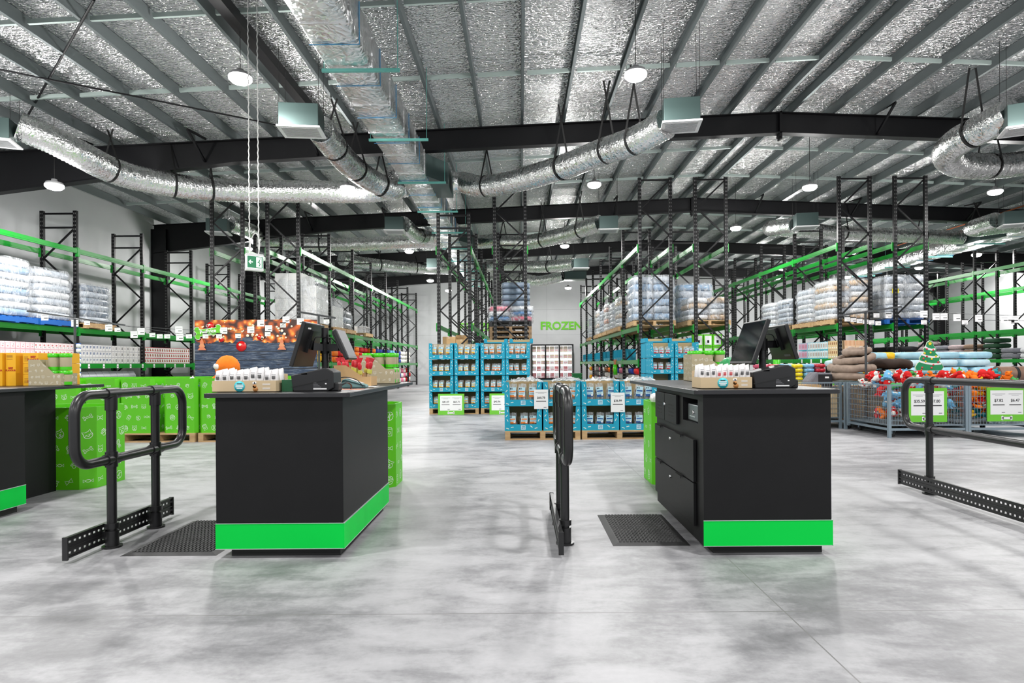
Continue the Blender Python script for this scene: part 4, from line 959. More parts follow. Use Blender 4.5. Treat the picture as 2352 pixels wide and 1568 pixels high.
for i in range(3):
    for j in range(2): tub('kraft tub with lime lid in the printed box on the right checkout', (1.57+i*.102, 5.43+j*.115, ZT+.14), 'tubs on the right checkout'); tub('kraft tub with lime lid low in the right checkout box', (1.57+i*.102, 5.43+j*.115, ZT+.006), 'lower tubs on the right checkout')
cut_box('open brown carton with a green plastic bag on the right checkout', (1.63, 4.7, ZT), .24, .18, .13, .09, 'kraft', 0)
b = MB(); rnd = random.Random(3); m_film('green_film', srgb(60, 190, 110), .75, .2)
b.ell((0, 0, .07), (.1, .08, .1), 'green_film', None, 16, 10, .8); b.v = [(x*(1+rnd.uniform(-.12, .12)), y*(1+rnd.uniform(-.12, .12)), z*(1+rnd.uniform(-.08, .08))) for x, y, z in b.v]
tag(b.build('plastic_bag', None, (1.66, 4.79, ZT+.035)), 'crinkled green plastic bag bulging from the brown carton on the right checkout', 'bag')
tag(MB().box(-.1, .1, 0, .14, 0, .002, 'paper').build('paper_sheet', None, (-1.2, 4.62, ZT)), 'loose white paper sheet on the left checkout edge', 'paper')
tag(MB().box(-.09, .09, 0, .13, 0, .002, mat('flyer_orange', srgb(226, 130, 90), .5)).build('flyer', None, (-1.17, 4.1, ZT)), 'orange printed flyer near the front corner of the left checkout', 'flyer')
# leftmost checkout: yellow cartons, printed kraft box with two tubs, leafy toy
mat('carton_yellow', srgb(240, 178, 24), .5); mat('carton_red', srgb(186, 44, 22), .5)
def ycarton(label, p, w, h, d, lines, upright):
    t = thing('yellow_carton', label, 'carton', p); MB().box(-w/2, w/2, 0, d, 0, h, 'carton_yellow').build('carton_box', t, bevel=.002)
    q = text('BEEF\nFLAVOUR', w*.23 if upright else h*.24, 'carton_red', .0008, t, 'red_lettering', (0 if upright else w*.18, -.0012, h*.5), (R(90), 0, 0))
    b = MB()
    for i in range(4): b.box(-w*.4, -w*.4+w*(.6 if upright else .25), -.001, 0, h*(.8 if upright else .25)+i*.012, h*(.8 if upright else .25)+i*.012+.004, mat('carton_brown', srgb(150, 100, 20), .5))
    b.build('small_print', t)
yz = ZT
for i in range(3): ycarton('yellow carton lying flat, %s of the stack of three on the leftmost checkout' % ('bottom', 'middle', 'top')[i], (-4.46, 5.55, yz+.1*i), .14, .098, .16, 0, False)
ycarton('yellow carton standing upright next to the stack of three', (-4.615, 5.52, yz), .09, .3, .16, 0, True)
ycarton('yellow carton standing upright, second from the stack of three', (-4.72, 5.5, yz), .09, .3, .16, 0, True)
for i in range(3): ycarton('yellow carton in the rear column behind the printed kraft box, %s one' % ('bottom', 'middle', 'top')[i], (-4.315, 5.72, yz+.1*i), .13, .098, .16, 0, False)
tag(MB().box(-.05, .05, 0, .006, 0, .3, 'paper').box(-.04, .02, -.001, 0, .12, .2, mat('sky_print', srgb(30, 140, 200), .5)).build('display_card', None, (-4.83, 5.5, yz)), 'white display card with blue print at the left edge of the picture', 'card')
cut_box('cream printed kraft box with two lidded tubs on the leftmost checkout', (-4.23, 5.42, yz), .29, .2, .235, .11, 'kraft_grey', 0, True)
for i in range(2): tub('kraft tub with lime lid, %s one in the leftmost checkout box' % ('left', 'right')[i], (-4.205+i*.105, 5.5, yz+.14), None, .15); tub('kraft tub with lime lid beneath the %s tub of the leftmost box' % ('left', 'right')[i], (-4.205+i*.105, 5.5, yz+.006), None, .13)
t = thing('leaf_toy', 'pale pink potted toy with green leaves at the left picture edge', 'toy', (-4.72, 5.24, yz)); MB().lathe([(0, 0), (.05, 0), (.06, .05), (.05, .1), (0, .11)], mat('pale_pink', srgb(232, 190, 170), .7), 14).build('pot_body', t)
b = MB()
for i in range(9): b.bar((0, 0, .1), (.06*math.cos(i*.7), .06*math.sin(i*.7), .16+.01*(i % 3)), .02, .006, 'plush_green')
b.build('leaves', t)
# crumpled packets on the right lime bin
for i in range(7):
    b = MB(); rnd = random.Random(60+i); b.ell((0, 0, 0), (.075, .06, .05), mat('pink_packet', srgb(214, 168, 164), .4) if i % 2 else 'white_pouch', None, 10, 6, .6); b.v = [(x*(1+rnd.uniform(-.2, .2)), y*(1+rnd.uniform(-.2, .2)), z*(1+rnd.uniform(-.2, .2))) for x, y, z in b.v]
    tag(b.build('treat_packet', None, (1.38+.13*(i % 4), 6.0+.17*(i//4), .81), (rnd.uniform(-.4, .4), rnd.uniform(-.4, .4), rnd.random()*3)), '%s packet piled in the lime bin behind the right checkout' % ('crumpled pink' if i % 2 else 'crumpled white'), 'packet', '%s packets behind the right checkout' % ('pink' if i % 2 else 'white'))
    SC.objects[-1]
b = MB().box(-.3, .3, .06, .44, .52, .62, 'kraft'); 
for k, (x, y, z, w) in enumerate(((1.66, 5.86, .0, 'right'),)):
    tag(b.build('bin_filler', None, (x, y, z)), 'kraft filler board inside the lime bin behind the right checkout', 'board')
# ---------------------------------------------------------------- wrapped pallet loads
for k, c in {'bag_silver': srgb(188, 196, 206), 'bag_white': srgb(222, 224, 226), 'bag_slate': srgb(120, 134, 150), 'bag_blue': srgb(140, 168, 196), 'bag_tan': srgb(206, 176, 140), 'bag_dark': srgb(52, 54, 60), 'bag_pink': srgb(214, 96, 120), 'bag_deep': srgb(40, 110, 165), 'bag_peach': srgb(214, 150, 120), 'bag_green': srgb(150, 190, 170)}.items(): m_stain(k, c, .3, .18, 9)
def pillow(m, w, d, h):
    k = 'pillow_%s_%.2f_%.2f_%.2f' % (m, w, d, h)
    if k not in bpy.data.meshes:
        b = MB(); b.ell((0, 0, 0), (w/2, d/2, h/2), m, None, 20, 8, .42); rnd = random.Random(len(k))
        b.v = [(x*(1+rnd.uniform(-.05, 0)), y*(1+rnd.uniform(-.05, 0)), z*(1+rnd.uniform(-.12, 0))) for x, y, z in b.v]; b.mesh(k)
    return bpy.data.meshes[k]
def film_mesh(w, d, h, seed):
    k = 'film_%.2f_%.2f_%.2f_%d' % (w, d, h, seed)
    if k not in bpy.data.meshes:
        b = MB(); rnd = random.Random(seed); n, m = 28, 16; vs = []
        for j in range(m+1):
            z = h*j/m; top = 1-.1*max(0, (j/m-.85)/.15)
            for i in range(n):
                a = 2*math.pi*(i+.5)/n; g = lambda t: math.copysign(min(1, abs(t)*1.25)**.6, t); q = top*(1.0+rnd.uniform(-.02, .035)+.02*math.sin(j*1.7+i*.3))
                vs.append((w/2*g(math.cos(a))*q, d/2*g(math.sin(a))*q, z+rnd.uniform(-.015, .015)))
        vs.append((0, 0, h*1.01)); e = len(vs)-1
        fs = [(j*n+i, j*n+(i+1) % n, (j+1)*n+(i+1) % n, (j+1)*n+i) for j in range(m) for i in range(n)] + [(m*n+i, m*n+(i+1) % n, e) for i in range(n)]
        b.add(vs, fs, 'stretch_film', True); b.mesh(k)
    return bpy.data.meshes[k]
def load(label, x, y, z, w, d, h, cols_, layers, pal='pallet_wood', wrap=True, plab=None):
    """a stretch wrapped stack of bags; x = centre, y = front"""
    ph = .14
    pallet(plab or ('pallet under ' + ' '.join(label.replace('wrapped bag ', '').split()[:12])), x, y, z, pal, None, 0, 'plastic_pallet' if pal in ('blue_pallet', 'black_plastic') else 'timber_pallet')
    t = thing('wrapped_bag_stack', label, 'pallet load', (x, y+d/2+.02, z+ph+.016)); lh = h/layers
    for j in range(layers):
        for i in (-1, 1):
            m = cols_[(j*2+(i > 0)) % len(cols_)] if len(cols_) > 2 else cols_[j % len(cols_)]
            o = obj('bag', pillow(m, w*.52, d*1.0, lh*1.12), t, (i*w*.245+random.uniform(-.012, .012), random.uniform(-.015, .015), lh*(j+.5)), (0, 0, random.choice((0, math.pi))))
    if wrap: obj('stretch_wrap', film_mesh(w*1.03, d*1.03, h*1.03, layers), t)
    return t
S, Wt, Sl, Bl, Tn, Dk = 'bag_silver', 'bag_white', 'bag_slate', 'bag_blue', 'bag_tan', 'bag_dark'
# left wall rack, second level
wx = WX+.42
for i, (y, h, c, n, p, l) in enumerate(((12.82, 1.24, [Wt, Bl, S], 8, 'blue_pallet', 'stack of white bags with blue prints on the wall rack, nearest the left edge'),
    (14.06, 1.16, [S, Wt], 7, 'blue_pallet', 'stack of silvery white wrapped bags on the wall rack over the dotted cartons'), (15.52, .98, [S, Sl], 6, 'pallet_wood', 'lower stack of grey wrapped bags farthest along the wall rack'))):
    load(l, wx, y, 2.165, 1.08, 1.08, h, c, n, p)
# right aisle racks
load('large pale blue wrapped bag stack at the front of the right aisle rack', R1X+.42, 16.82, 2.205, 1.14, 1.1, 1.22, [Bl, S], 6)
load('low wrapped grey bag stack right of the large pale blue one', R2X+.42, 16.82, 2.205, 1.1, 1.1, .62, [Wt, Tn, S], 4)
load('tall pale wrapped bag stack deeper in the back to back rack', R2X+.42, 18.1, 2.205, 1.06, 1.03, 1.15, [S, Bl], 6)
for i, (y, h, c, w) in enumerate(((19.52, .95, [Wt, Tn, S], 'second bay, mixed tan and white'), (20.82, .9, [S, Wt], 'second bay, silver'), (22.22, 1.0, [Wt, 'bag_peach', Wt], 'third bay, white and peach'), (23.52, .85, [Sl, S], 'third bay, slate'), (24.95, 1.0, [Wt, Tn, S], 'fourth bay, tan and white'), (27.65, .9, [S, Wt], 'fifth bay, silver and white'))):
    load('wrapped bag stack on the right aisle rack, %s' % w, R1X+.42, y, 2.205, 1.08, 1.05, h, c, 7)
for i, (y, h, c, w) in enumerate(((19.55, .7, [Sl, Tn], 'second bay, slate and tan'), (22.25, .8, [S, Wt], 'third bay, silver'))):
    load('wrapped bag stack on the back to back rack, %s' % w, R2X+.42, y, 2.205, 1.08, 1.05, h, c, 5)
load('big tan and white wrapped bag stack at the front of the pastel carton rack', R3X+.42, 16.82, 2.205, 1.16, 1.12, 1.08, [Wt, Tn, S], 7)
load('silvery wrapped bag stack second along the pastel carton rack', R3X+.42, 18.1, 2.205, 1.06, 1.03, .98, [S, Wt], 7)
load('slate wrapped bag stack in the second bay of the pastel carton rack', R3X+.42, 19.55, 2.205, 1.06, 1.05, .85, [Sl, S], 6)
load('pale wrapped bag stack deep in the second bay of the pastel carton rack', R3X+.42, 20.85, 2.205, 1.06, 1.05, .85, [S, Wt], 6)
load('white wrapped bag stack on a blue pallet right of the tan stack', R4X+.42, 16.82, 2.205, 1.14, 1.1, 1.18, [Wt, S], 6, 'blue_pallet')
load('dark wrapped stack behind the white one on the rack beside it', R4X+.42, 18.1, 2.205, 1.06, 1.03, 1.05, [Dk, Sl], 5, 'blue_pallet')
tag(MB().box(-.09, .09, -.01, 0, 0, .12, mat('note_yellow', srgb(240, 220, 30), .5)).build('yellow_note', None, (R4X+.05, 16.78, 3.05)), 'small yellow note on the white wrapped stack at the right', 'note')
# centre rack: stacked pallets with pink and grey bags
cx = C2X+.42
for j in range(3): pallet('wooden pallet in the stack under the pink bags, %s of three' % ('bottom', 'middle', 'top')[j], cx, 16.85, 1.785+j*.142, 'old_pallet_wood')
tt = load('pink, white and blue bag stack topped with grey bags above the teal columns', cx, 16.88, 1.785+3*.142, 1.22, 1.15, .42, ['bag_deep', 'bag_pink', 'bag_white'], 3, 'black_plastic')
for j in range(4): obj('grey_bag', pillow('bag_slate', .86, 1.0, .2), tt, (.14, 0, .5+j*.17))
# kraft cartons on the left centre rack
for i, (x, y, z, w, d, h) in enumerate(((-1.96, 16.82, 1.64, .36, .4, .3), (-1.62, 16.8, 1.64, .3, .4, .22), (-1.64, 17.25, 1.64, .36, .4, .36))):
    t = thing('kraft_carton', 'brown shipping carton on the rack behind the teal columns, %s' % ('left one', 'right front one', 'right rear one')[i], 'carton', (x, y, z)); MB().box(-w/2, w/2, 0, d, 0, h, 'kraft').build('carton_box', t, bevel=.004); MB().box(-.03, .03, -.001, d, h, h+.001, 'kraft_light').box(-.03, .03, -.001, 0, h-.06, h, 'kraft_light').build('tape', t)
# white carton stack on the left rack, wrapped
mat('white_carton', srgb(216, 216, 214), .5)
def carton_stack(label, x, y, z, nx, nz, w, d, h):
    pallet('timber pallet under the ' + label.split(',')[0], x, y, z); t = thing('carton_stack', label, 'pallet load', (x, y+.02, z+.143))
    for i in range(nx):
        for k in range(nz):
            if k == nz-1 and i == nx-1 and nx > 1: continue
            for j in range(2): obj('carton', carton_me(w, d, h), t, (-nx*w/2+w*(i+.5), j*d, k*h))
    obj('stretch_wrap', film_mesh(nx*w*1.03, d*2*1.06, h*nz*.93, 40), t, (0, d, 0)); return t
def carton_me(w, d, h):
    k = 'white_carton_%.2f%.2f%.2f' % (w, d, h)
    if k not in bpy.data.meshes: MB().box(-w/2+.004, w/2-.004, .004, d-.004, 0, h-.006, 'white_carton').box(-.03, .03, .003, d-.003, h-.006, h-.005, 'kraft_light').mesh(k)
    return bpy.data.meshes[k]
carton_stack('wrapped white carton stack on the left aisle rack, nearest bay', L2X+.42, 17.6, 2.265, 3, 4, .4, .55, .36)
carton_stack('wrapped white carton stack, lower, one place deeper on the left aisle rack', L2X+.42, 19.52, 2.265, 2, 3, .5, .55, .34)
load('dark silver wrapped stack in the second bay of the left aisle rack', L2X+.42, 20.78, 2.265, 1.0, 1.0, .62, [Dk, Sl], 3)
carton_stack('short wrapped white carton stack deep on the left aisle rack', L2X+.42, 23.3, 2.265, 2, 1, .5, .5, .3)

# ---------------------------------------------------------------- shelf cartons
def face_carton(key, L, d, h, base, motifs, side):
    """carton whose printed face looks along x (side = +1 or -1); local origin at that face's foot"""
    k = 'face_'+key
    if k in bpy.data.meshes: return bpy.data.meshes[k]
    b = MB(); x0, x1 = (-d, 0) if side > 0 else (0, d)
    b.box(x0, x1, .003, L-.003, 0, h-.003, base); e = side*.001
    n = motifs[0]
    for i in range(n):
        yc = L*(i+.5)/n
        for (dy, z0, z1, w, m) in motifs[1]:
            ya, yb = yc+(dy-w/2)*L/n, yc+(dy+w/2)*L/n
            q = [(e, ya, h*z0), (e, yb, h*z0), (e, yb, h*z1), (e, ya, h*z1)]; b.add(q, [(0,1,2,3) if side > 0 else (3,2,1,0)], m)
    return b.mesh(k)
def shelf(key, me, x, y0, L, n, z0, h, nz, label, cat, group, rowname=('bottom', 'middle', 'top'), name='shelf_carton'):
    for k in range(nz):
        for i in range(n):
            o = obj(name, me, None, (x, y0+i*L, z0+k*h)); tag(o, label % rowname[k], cat, group+', %s row' % rowname[k])
for k, c in {'pk': srgb(226, 176, 186), 'pk2': srgb(236, 214, 216), 'grl': srgb(206, 204, 206), 'red': srgb(196, 52, 66), 'blu': srgb(80, 100, 140), 'gry': srgb(110, 108, 110), 'wht': srgb(236, 234, 232), 'crm': srgb(222, 196, 150), 'brn': srgb(150, 96, 60), 'cyan': srgb(150, 214, 232), 'cyan2': srgb(64, 184, 206), 'rose': srgb(222, 170, 196), 'slat': srgb(236, 200, 164), 'tanp': srgb(208, 140, 96)}.items(): mat('print_'+k, c, .5)
fx = WX+RD-.02
f1 = face_carton('pink_pouch', .27, .3, .165, 'print_pk', (2, [(0, .12, .8, .8, 'print_pk2'), (.02, .3, .42, .3, 'print_red'), (.1, .55, .7, .16, 'print_gry'), (0, .86, .95, .9, 'print_wht')]), 1)
f2 = face_carton('pink_dots', .25, .3, .165, 'print_pk2', (2, [(0, .15, .85, .7, 'print_wht'), (-.05, .5, .72, .4, 'print_red'), (.1, .25, .4, .25, 'print_gry'), (0, .0, .08, 1, 'print_pk')]), 1)
f3 = face_carton('blue_pouch', .25, .3, .165, 'print_grl', (2, [(0, .1, .9, .82, 'print_wht'), (0, .4, .78, .5, 'print_blu'), (.1, .3, .6, .22, 'print_wht')]), 1)
f4 = face_carton('grey_pouch', .25, .3, .165, 'print_grl', (2, [(0, .1, .9, .82, 'print_wht'), (0, .3, .75, .5, 'print_gry'), (-.12, .5, .7, .2, 'print_crm')]), 1)
f5 = face_carton('red_pouch', .25, .3, .165, 'print_wht', (2, [(0, .92, 1, 1, 'print_red'), (-.05, .3, .75, .4, 'print_brn'), (.12, .3, .5, .3, 'print_red'), (0, 0, .05, 1, 'print_red')]), 1)
shelf('a', f1, fx, 12.75, .27, 5, 1.265, .165, 3, 'pink pouch carton in the %s row on the wall rack', 'carton', 'pink pouch cartons')
shelf('b', f2, fx, 14.08, .25, 5, 1.265, .165, 3, 'white and pink dotted carton in the %s row on the wall rack', 'carton', 'dotted pink cartons')
shelf('c', f3, fx, 15.5, .25, 5, 1.265, .165, 3, 'white carton with blue pet print in the %s row on the wall rack', 'carton', 'blue print cartons')
shelf('d', f4, fx, 16.76, .25, 5, 1.265, .165, 3, 'white carton with grey pet print in the %s row on the wall rack', 'carton', 'grey print cartons')
shelf('e', f5, fx, 18.2, .25, 10, 1.265, .165, 3, 'white and red pet carton in the %s row on the wall rack', 'carton', 'red and white cartons')
rx = R3X+.02
g1 = face_carton('sky', .2, .12, .24, 'print_cyan', (2, [(0, .1, .92, .8, 'print_wht'), (0, .3, .75, .45, 'print_brn'), (0, 0, .1, 1, 'print_cyan2')]), -1)
g2 = face_carton('rose', .2, .12, .24, 'print_cyan', (2, [(0, .1, .95, .8, 'print_rose'), (0, .3, .75, .4, 'print_red'), (0, 0, .1, 1, 'print_cyan2')]), -1)
g3 = face_carton('gold', .2, .12, .24, 'print_crm', (2, [(0, .55, .85, .5, 'print_brn'), (0, .15, .3, .5, 'print_wht')]), -1)
g4 = face_carton('peach', .3, .3, .24, 'print_slat', (4, [(0, .35, .95, .2, 'print_tanp'), (.0, .1, .2, .3, 'print_wht')]), -1)
shelf('f', g3, rx, 16.78, .2, 3, 1.265, .25, 2, 'cream carton with brown print in the %s row on the right rack', 'carton', 'cream cartons', ('lower', 'upper'))
shelf('g', g1, rx, 17.4, .2, 6, 1.265, .25, 2, 'sky blue and white carton in the %s row on the right rack', 'carton', 'sky blue cartons', ('lower', 'upper'))
shelf('h', g2, rx, 18.62, .2, 3, 1.265, .25, 2, 'pink and sky blue carton in the %s row on the right rack', 'carton', 'pink and blue cartons', ('lower', 'upper'))
# peach cartons facing the shopfront at the end of that shelf
pc = MB().box(0, .3, 0, .3, 0, .245, 'print_slat')
for i in range(8): pc.box(.02+i*.035, .035+i*.035, -.001, 0, .1, .235, 'print_tanp')
pc.box(.1, .2, -.0012, -.0001, .03, .07, 'print_wht'); pcm = pc.mesh('peach_carton')
for i in range(2):
    for k in range(2): tag(obj('shelf_carton', pcm, None, (R3X+.17+i*.31, 16.78, 1.265+.25*k)), 'peach striped carton beside the rack upright, %s row, %s one' % (('lower', 'upper')[k], ('left', 'right')[i]), 'carton')
# bags stood below the wall rack shelf, on a low bench of pallets
mat('bag_grey_print', srgb(196, 198, 204), .4); mat('print_royal', srgb(30, 96, 190), .4)
def stand_bag(key, base, patch, w=.34, h=.46):
    k = 'stand_'+key
    if k in bpy.data.meshes: return bpy.data.meshes[k]
    b = MB(); b.prism([(-.09, 0), (.09, 0), (.1, h*.2), (.09, h*.75), (.02, h), (-.02, h), (-.09, h*.75), (-.1, h*.2)], 0, w, base, 'Y')
    b.ell((.085, w/2, h*.5), (.03, w*.32, h*.17), patch, None, 10, 6); b.box(.1, .104, w*.3, w*.7, h*.1, h*.25, 'print_gry'); return b.mesh(k)
for i in range(9):
    c = ('print_royal', 'print_royal', 'print_royal', 'print_brn', 'print_gry')[min(4, i//2)]
    nm = {'print_royal': 'blue', 'print_brn': 'brown', 'print_gry': 'grey'}[c]
    tag(obj('feed_bag', stand_bag(nm, 'bag_grey_print', c, .26, .5), None, (fx-.2, 15.52+i*.275, .552)), 'grey feed bag with %s oval patch under the wall rack shelf' % nm, 'bag', 'feed bags with %s patches' % nm)
for ya, yb, w in ((15.5, 18.0, 'grey feed bags'), (18.2, 20.7, 'treat packets')): tag(MB().box(WX+.08, fx-.06, ya, yb, 0, .55, 'kraft_grey').build('display_plinth'), 'low board plinth under the %s in the wall rack' % w, 'plinth')
for i in range(16):
    c = ('red', 'white', 'green')[i % 3]; o = obj('treat_packet', pillow('plush_'+c, .16, .14, .2), None, (fx-.14-.2*(i % 2), 18.3+i*.15, .665)); tag(o, '%s treat packet low on the wall rack beside the banner' % c, 'packet', '%s packets low on the wall rack' % c)

# ---------------------------------------------------------------- festive banner across the left rack ends
mb = mat('banner_print', srgb(40, 60, 84), .5); t = NT(mb); co = t.coord()
sp = t.n('ShaderNodeSeparateXYZ'); t.l(co, sp.inputs[0])
pn = t.noise(t.coord('Object', (1.3, 1, 13)), 2.0, 7, .75, .6); pn2 = t.noise(t.coord('Object', (.7, 1, 1.6)), 2, 3)
wood = t.ramp(pn, [(.36, srgb(10, 18, 30)), (.5, srgb(38, 58, 84)), (.64, srgb(112, 120, 128))])
pl = t.math('LESS_THAN', t.math('FRACT', t.math('DIVIDE', sp.outputs[2], .235)), .085)
mx = t.n('ShaderNodeMix', data_type='RGBA'); t.l(pl, mx.inputs[0]); t.l(wood, mx.inputs[6]); mx.inputs[7].default_value = (.004, .006, .01, 1)
vo = t.n('ShaderNodeTexVoronoi', feature='SMOOTH_F1'); vo.inputs['Scale'].default_value = 7.5; t.l(co, vo.inputs['Vector'])
gl = t.ramp(vo.outputs['Distance'], [(.0, srgb(255, 236, 190)), (.2, srgb(255, 160, 60)), (.4, srgb(190, 84, 24)), (.62, srgb(60, 34, 24))])
n3 = t.noise(co, 2.6, 4); edge = t.math('ADD', sp.outputs[2], t.math('MULTIPLY', t.math('SUBTRACT', n3, .5), .5))
mk = t.math('MULTIPLY', t.math('GREATER_THAN', edge, 1.0), t.math('GREATER_THAN', t.math('ADD', n3, t.math('MULTIPLY', t.math('SUBTRACT', edge, 1.0), .5)), .47))
m2 = t.n('ShaderNodeMix', data_type='RGBA'); t.l(mk, m2.inputs[0]); t.l(mx.outputs[2], m2.inputs[6]); t.l(gl, m2.inputs[7]); t.l(m2.outputs[2], t.b.inputs['Base Color'])
bt = thing('festive_banner', 'wide printed banner of dark planks and glowing festive lights behind the lime bins', 'banner', (-7.2, 16.6, .85))
MB().tube([(-1.62, .03, -.85), (-1.62, .03, 1.5)], .015, 'strap_black', 8).build('support_post', bt); MB().tube([(1.5, .1, -.85), (1.5, .1, 1.5)], .015, 'strap_black', 8).build('support_post', bt)
b = MB(); n = 24; vs = []
for i in range(n+1):
    x = -1.66+3.3*i/n; y = .02*math.sin(i*.5)+(max(0, i-20)*.03)
    vs += [(x, y, 0), (x, y, 1.58)]
b.add(vs, [(2*i, 2*i+2, 2*i+3, 2*i+1) for i in range(n)], 'banner_print', True); b.build('printed_sheet', bt)
def disc(b, x, z, r, m, y=-.03): b.lathe([(0, .003), (r, .003), (r, 0)], m, 18, T=Matrix.Translation((x, y, z)) @ Matrix.Rotation(R(90), 4, 'X'))
mat('bauble_red', srgb(200, 16, 16), .3); mat('bauble_dark', srgb(96, 6, 10), .4); mat('cream_light', srgb(255, 236, 200), .5); mat('ginger', srgb(206, 122, 84), .6); mat('sign_lime', srgb(96, 190, 32), .4)
b = MB()
for x, z, r in ((-.38, .86, .14), (.12, 1.1, .07), (-.92, 1.05, .07), (-1.22, 1.42, .1)): b = MB(); disc(b, x, z, r, 'bauble_red'); disc(b, x-r*.25, z+r*.3, r*.25, 'cream_light', -.034); b.build('printed_bauble', bt)
b = MB()
for x, z in ((-1.45, .86), (.72, .86)):
    b = MB()
    for k in range(3): b.prism([(x-.12+.03*k, z-.1+.09*k), (x+.12-.03*k, z-.1+.09*k), (x, z+.06+.09*k)], -.034-.001*k, -.03, ('ginger', 'print_tanp', 'ginger')[k], 'Y')
    b.build('printed_tree', bt)
b = MB(); rnd = random.Random(12)
for i in range(46): disc(b, rnd.uniform(-1.6, 1.6), 1.05+abs(rnd.gauss(.2, .15)), rnd.uniform(.012, .04), 'cream_light', -.031)
p = b.build('printed_lights', bt); p['kind'] = 'stuff'
sg = thing('bone_sign', 'lime green bone shaped sign lettered PetPrice Club on the banner', 'sign', (-8.47, 16.555, 2.1), 0); sg.rotation_euler = (0, R(-7), 0)
out = [(-.22, .085)] + [(.22, .085)] + circ(.27, .085, .075, 130, -60, 7) + circ(.27, -.085, .075, 60, -130, 7) + [(.22, -.085), (-.22, -.085)] + circ(-.27, -.085, .075, -50, -240, 7) + circ(-.27, .085, .075, 240, 50, 7)
b = MB(); b.prism(out[::-1], -.012, .0, 'sign_lime', 'Y'); b.build('bone_plate', sg)
b = MB(); b.tube([(p[0], -.006, p[1]) for p in out], .008, 'white', 5, True).tube([(.03*math.cos(a), -.006, .16+.03*math.sin(a)) for a in [i*.6 for i in range(11)]], .006, 'white', 5, True); b.build('white_edge', sg)
text('PetPrice', .125, 'white', .003, sg, 'name_lettering', (0, -.014, .015), (R(90), 0, 0)); text('C L U B', .05, 'white', .001, sg, 'club_lettering', (0, -.014, -.055), (R(90), 0, 0))
sg.scale = (1.06, 1, 1.06)

# ---------------------------------------------------------------- stands, wires and hanging price cards
mat('stand_grey', srgb(70, 72, 74), .4, .3)
def tstand(label, px, py, d, bar):
    c = at(px, py, d); t = thing('sign_stand', label, 'sign stand', (c.x, d, 0)); o = Vector((c.x, d, 0))
    MB().tube([(0, 0, .03), (0, 0, c.z)], .02, 'stand_grey', 10).build('pole', t)
    MB().bar(at(*bar[0])-o, at(*bar[1])-o, .03, .03, 'stand_grey').build('crossbar', t)
    MB().tube([(0, 0, 0), (0, 0, .03)], .2, 'stand_grey', 18).build('base', t); return t
tstand('grey sign stand behind the yellow cartons at the left', 172, 722, 10.9, ((62, 714, 10.6), (288, 747, 11.3)))
tstand('grey sign stand behind the left checkout screens', 732, 724, 10.9, ((686, 716, 10.6), (770, 730, 11.2)))
tstand('grey sign stand among the wire cages at the right', 1988, 716, 10.57, ((1925, 725, 10.5), (2070, 704, 10.62)))
def card(label, px, py, d, w=.115, h=.09, dark=True, group=None, rz=0):
    t = thing('price_card', label, 'price card', at(px, py, d), rz, group)
    b = MB().box(-w/2, w/2, -.002, 0, -h/2, h/2, 'paper').box(-w*.1, w*.42, -.0025, -.002, -h*.22, -h*.12, 'ink').box(-w*.4, w*.4, -.0025, -.002, h*.2, h*.24, 'grey_ink'); b.build('card_sheet', t)
    if dark: MB().box(-w/2, w/2, -.003, 0, h/2, h/2+.016, 'near_black').build('clip', t)
    return t
ordw = ['first', 'second', 'third', 'fourth', 'fifth', 'sixth', 'seventh', 'eighth', 'ninth', 'tenth', 'eleventh', 'twelfth', 'thirteenth', 'fourteenth']
for i, (x, y, big) in enumerate(((103, 728, 1), (172, 742, 1), (200, 741, 0), (250, 753, 1), (270, 757, 0), (308, 768, 1), (324, 761, 1), (350, 769, 0), (367, 772, 0), (384, 772, 0), (411, 757, 1), (413, 774, 1), (434, 772, 0))):
    card('white price card on the wire over the left bins, %s from the left' % ordw[i], x, y, 10.9, .13 if big else .105, .12 if big else .075, not big)
for i, (x, y, big) in enumerate(((472, 772, 0), (503, 772, 0), (514, 759, 1), (547, 771, 0), (576, 757, 1), (599, 742, 1), (617, 754, 1), (615, 767, 0), (650, 747, 0), (657, 734, 1), (690, 738, 1), (750, 738, 0))):
    card('white price card hanging before the festive banner, %s from the left' % ordw[i], x, y, 10.9, .125 if big else .1, .115 if big else .075, not big)
for i, x in enumerate((1946, 1960, 1974, 1988, 2002, 2017)): card('small price card in the row clipped to the right stand bar, %s of six' % ordw[i], x, 733+i*1.8, 10.9, .1, .075)
for i, (x, y, big) in enumerate(((2013, 724, 0), (2041, 726, 0), (2122, 721, 1), (2122, 740, 0), (2150, 727, 1), (2168, 727, 1), (2198, 729, 1), (2216, 740, 0), (2248, 731, 1), (2307, 733, 1), (2331, 733, 1), (2323, 741, 0))):
    card('white price card on the wires over the wire cages, %s from the left' % ordw[i], x, y, 10.9, .13 if big else .105, .12 if big else .075, not big)
def wire(label, pts):
    tag(MB().tube([at(*p) for p in pts], .0035, 'stand_grey', 4).build('hanging_wire'), label, 'wire')
wire('thin wire carrying price cards over the left bins', [(65, 716, 10.6), (285, 748, 10.92), (440, 770, 10.92), (640, 752, 10.92), (688, 718, 10.7)])
wire('thin wire carrying price cards across the banner', [(288, 748, 10.92), (440, 758, 10.92), (500, 765, 10.92), (600, 742, 10.92), (690, 730, 10.92), (770, 731, 11.2)])
wire('thin wire carrying price cards over the right cages', [(2068, 706, 10.92), (2122, 716, 10.92), (2250, 722, 10.92), (2400, 726, 10.92)])
wire('second thin wire carrying price cards over the right cages', [(2000, 733, 10.92), (2122, 733, 10.92), (2250, 735, 10.92), (2400, 737, 10.92)])
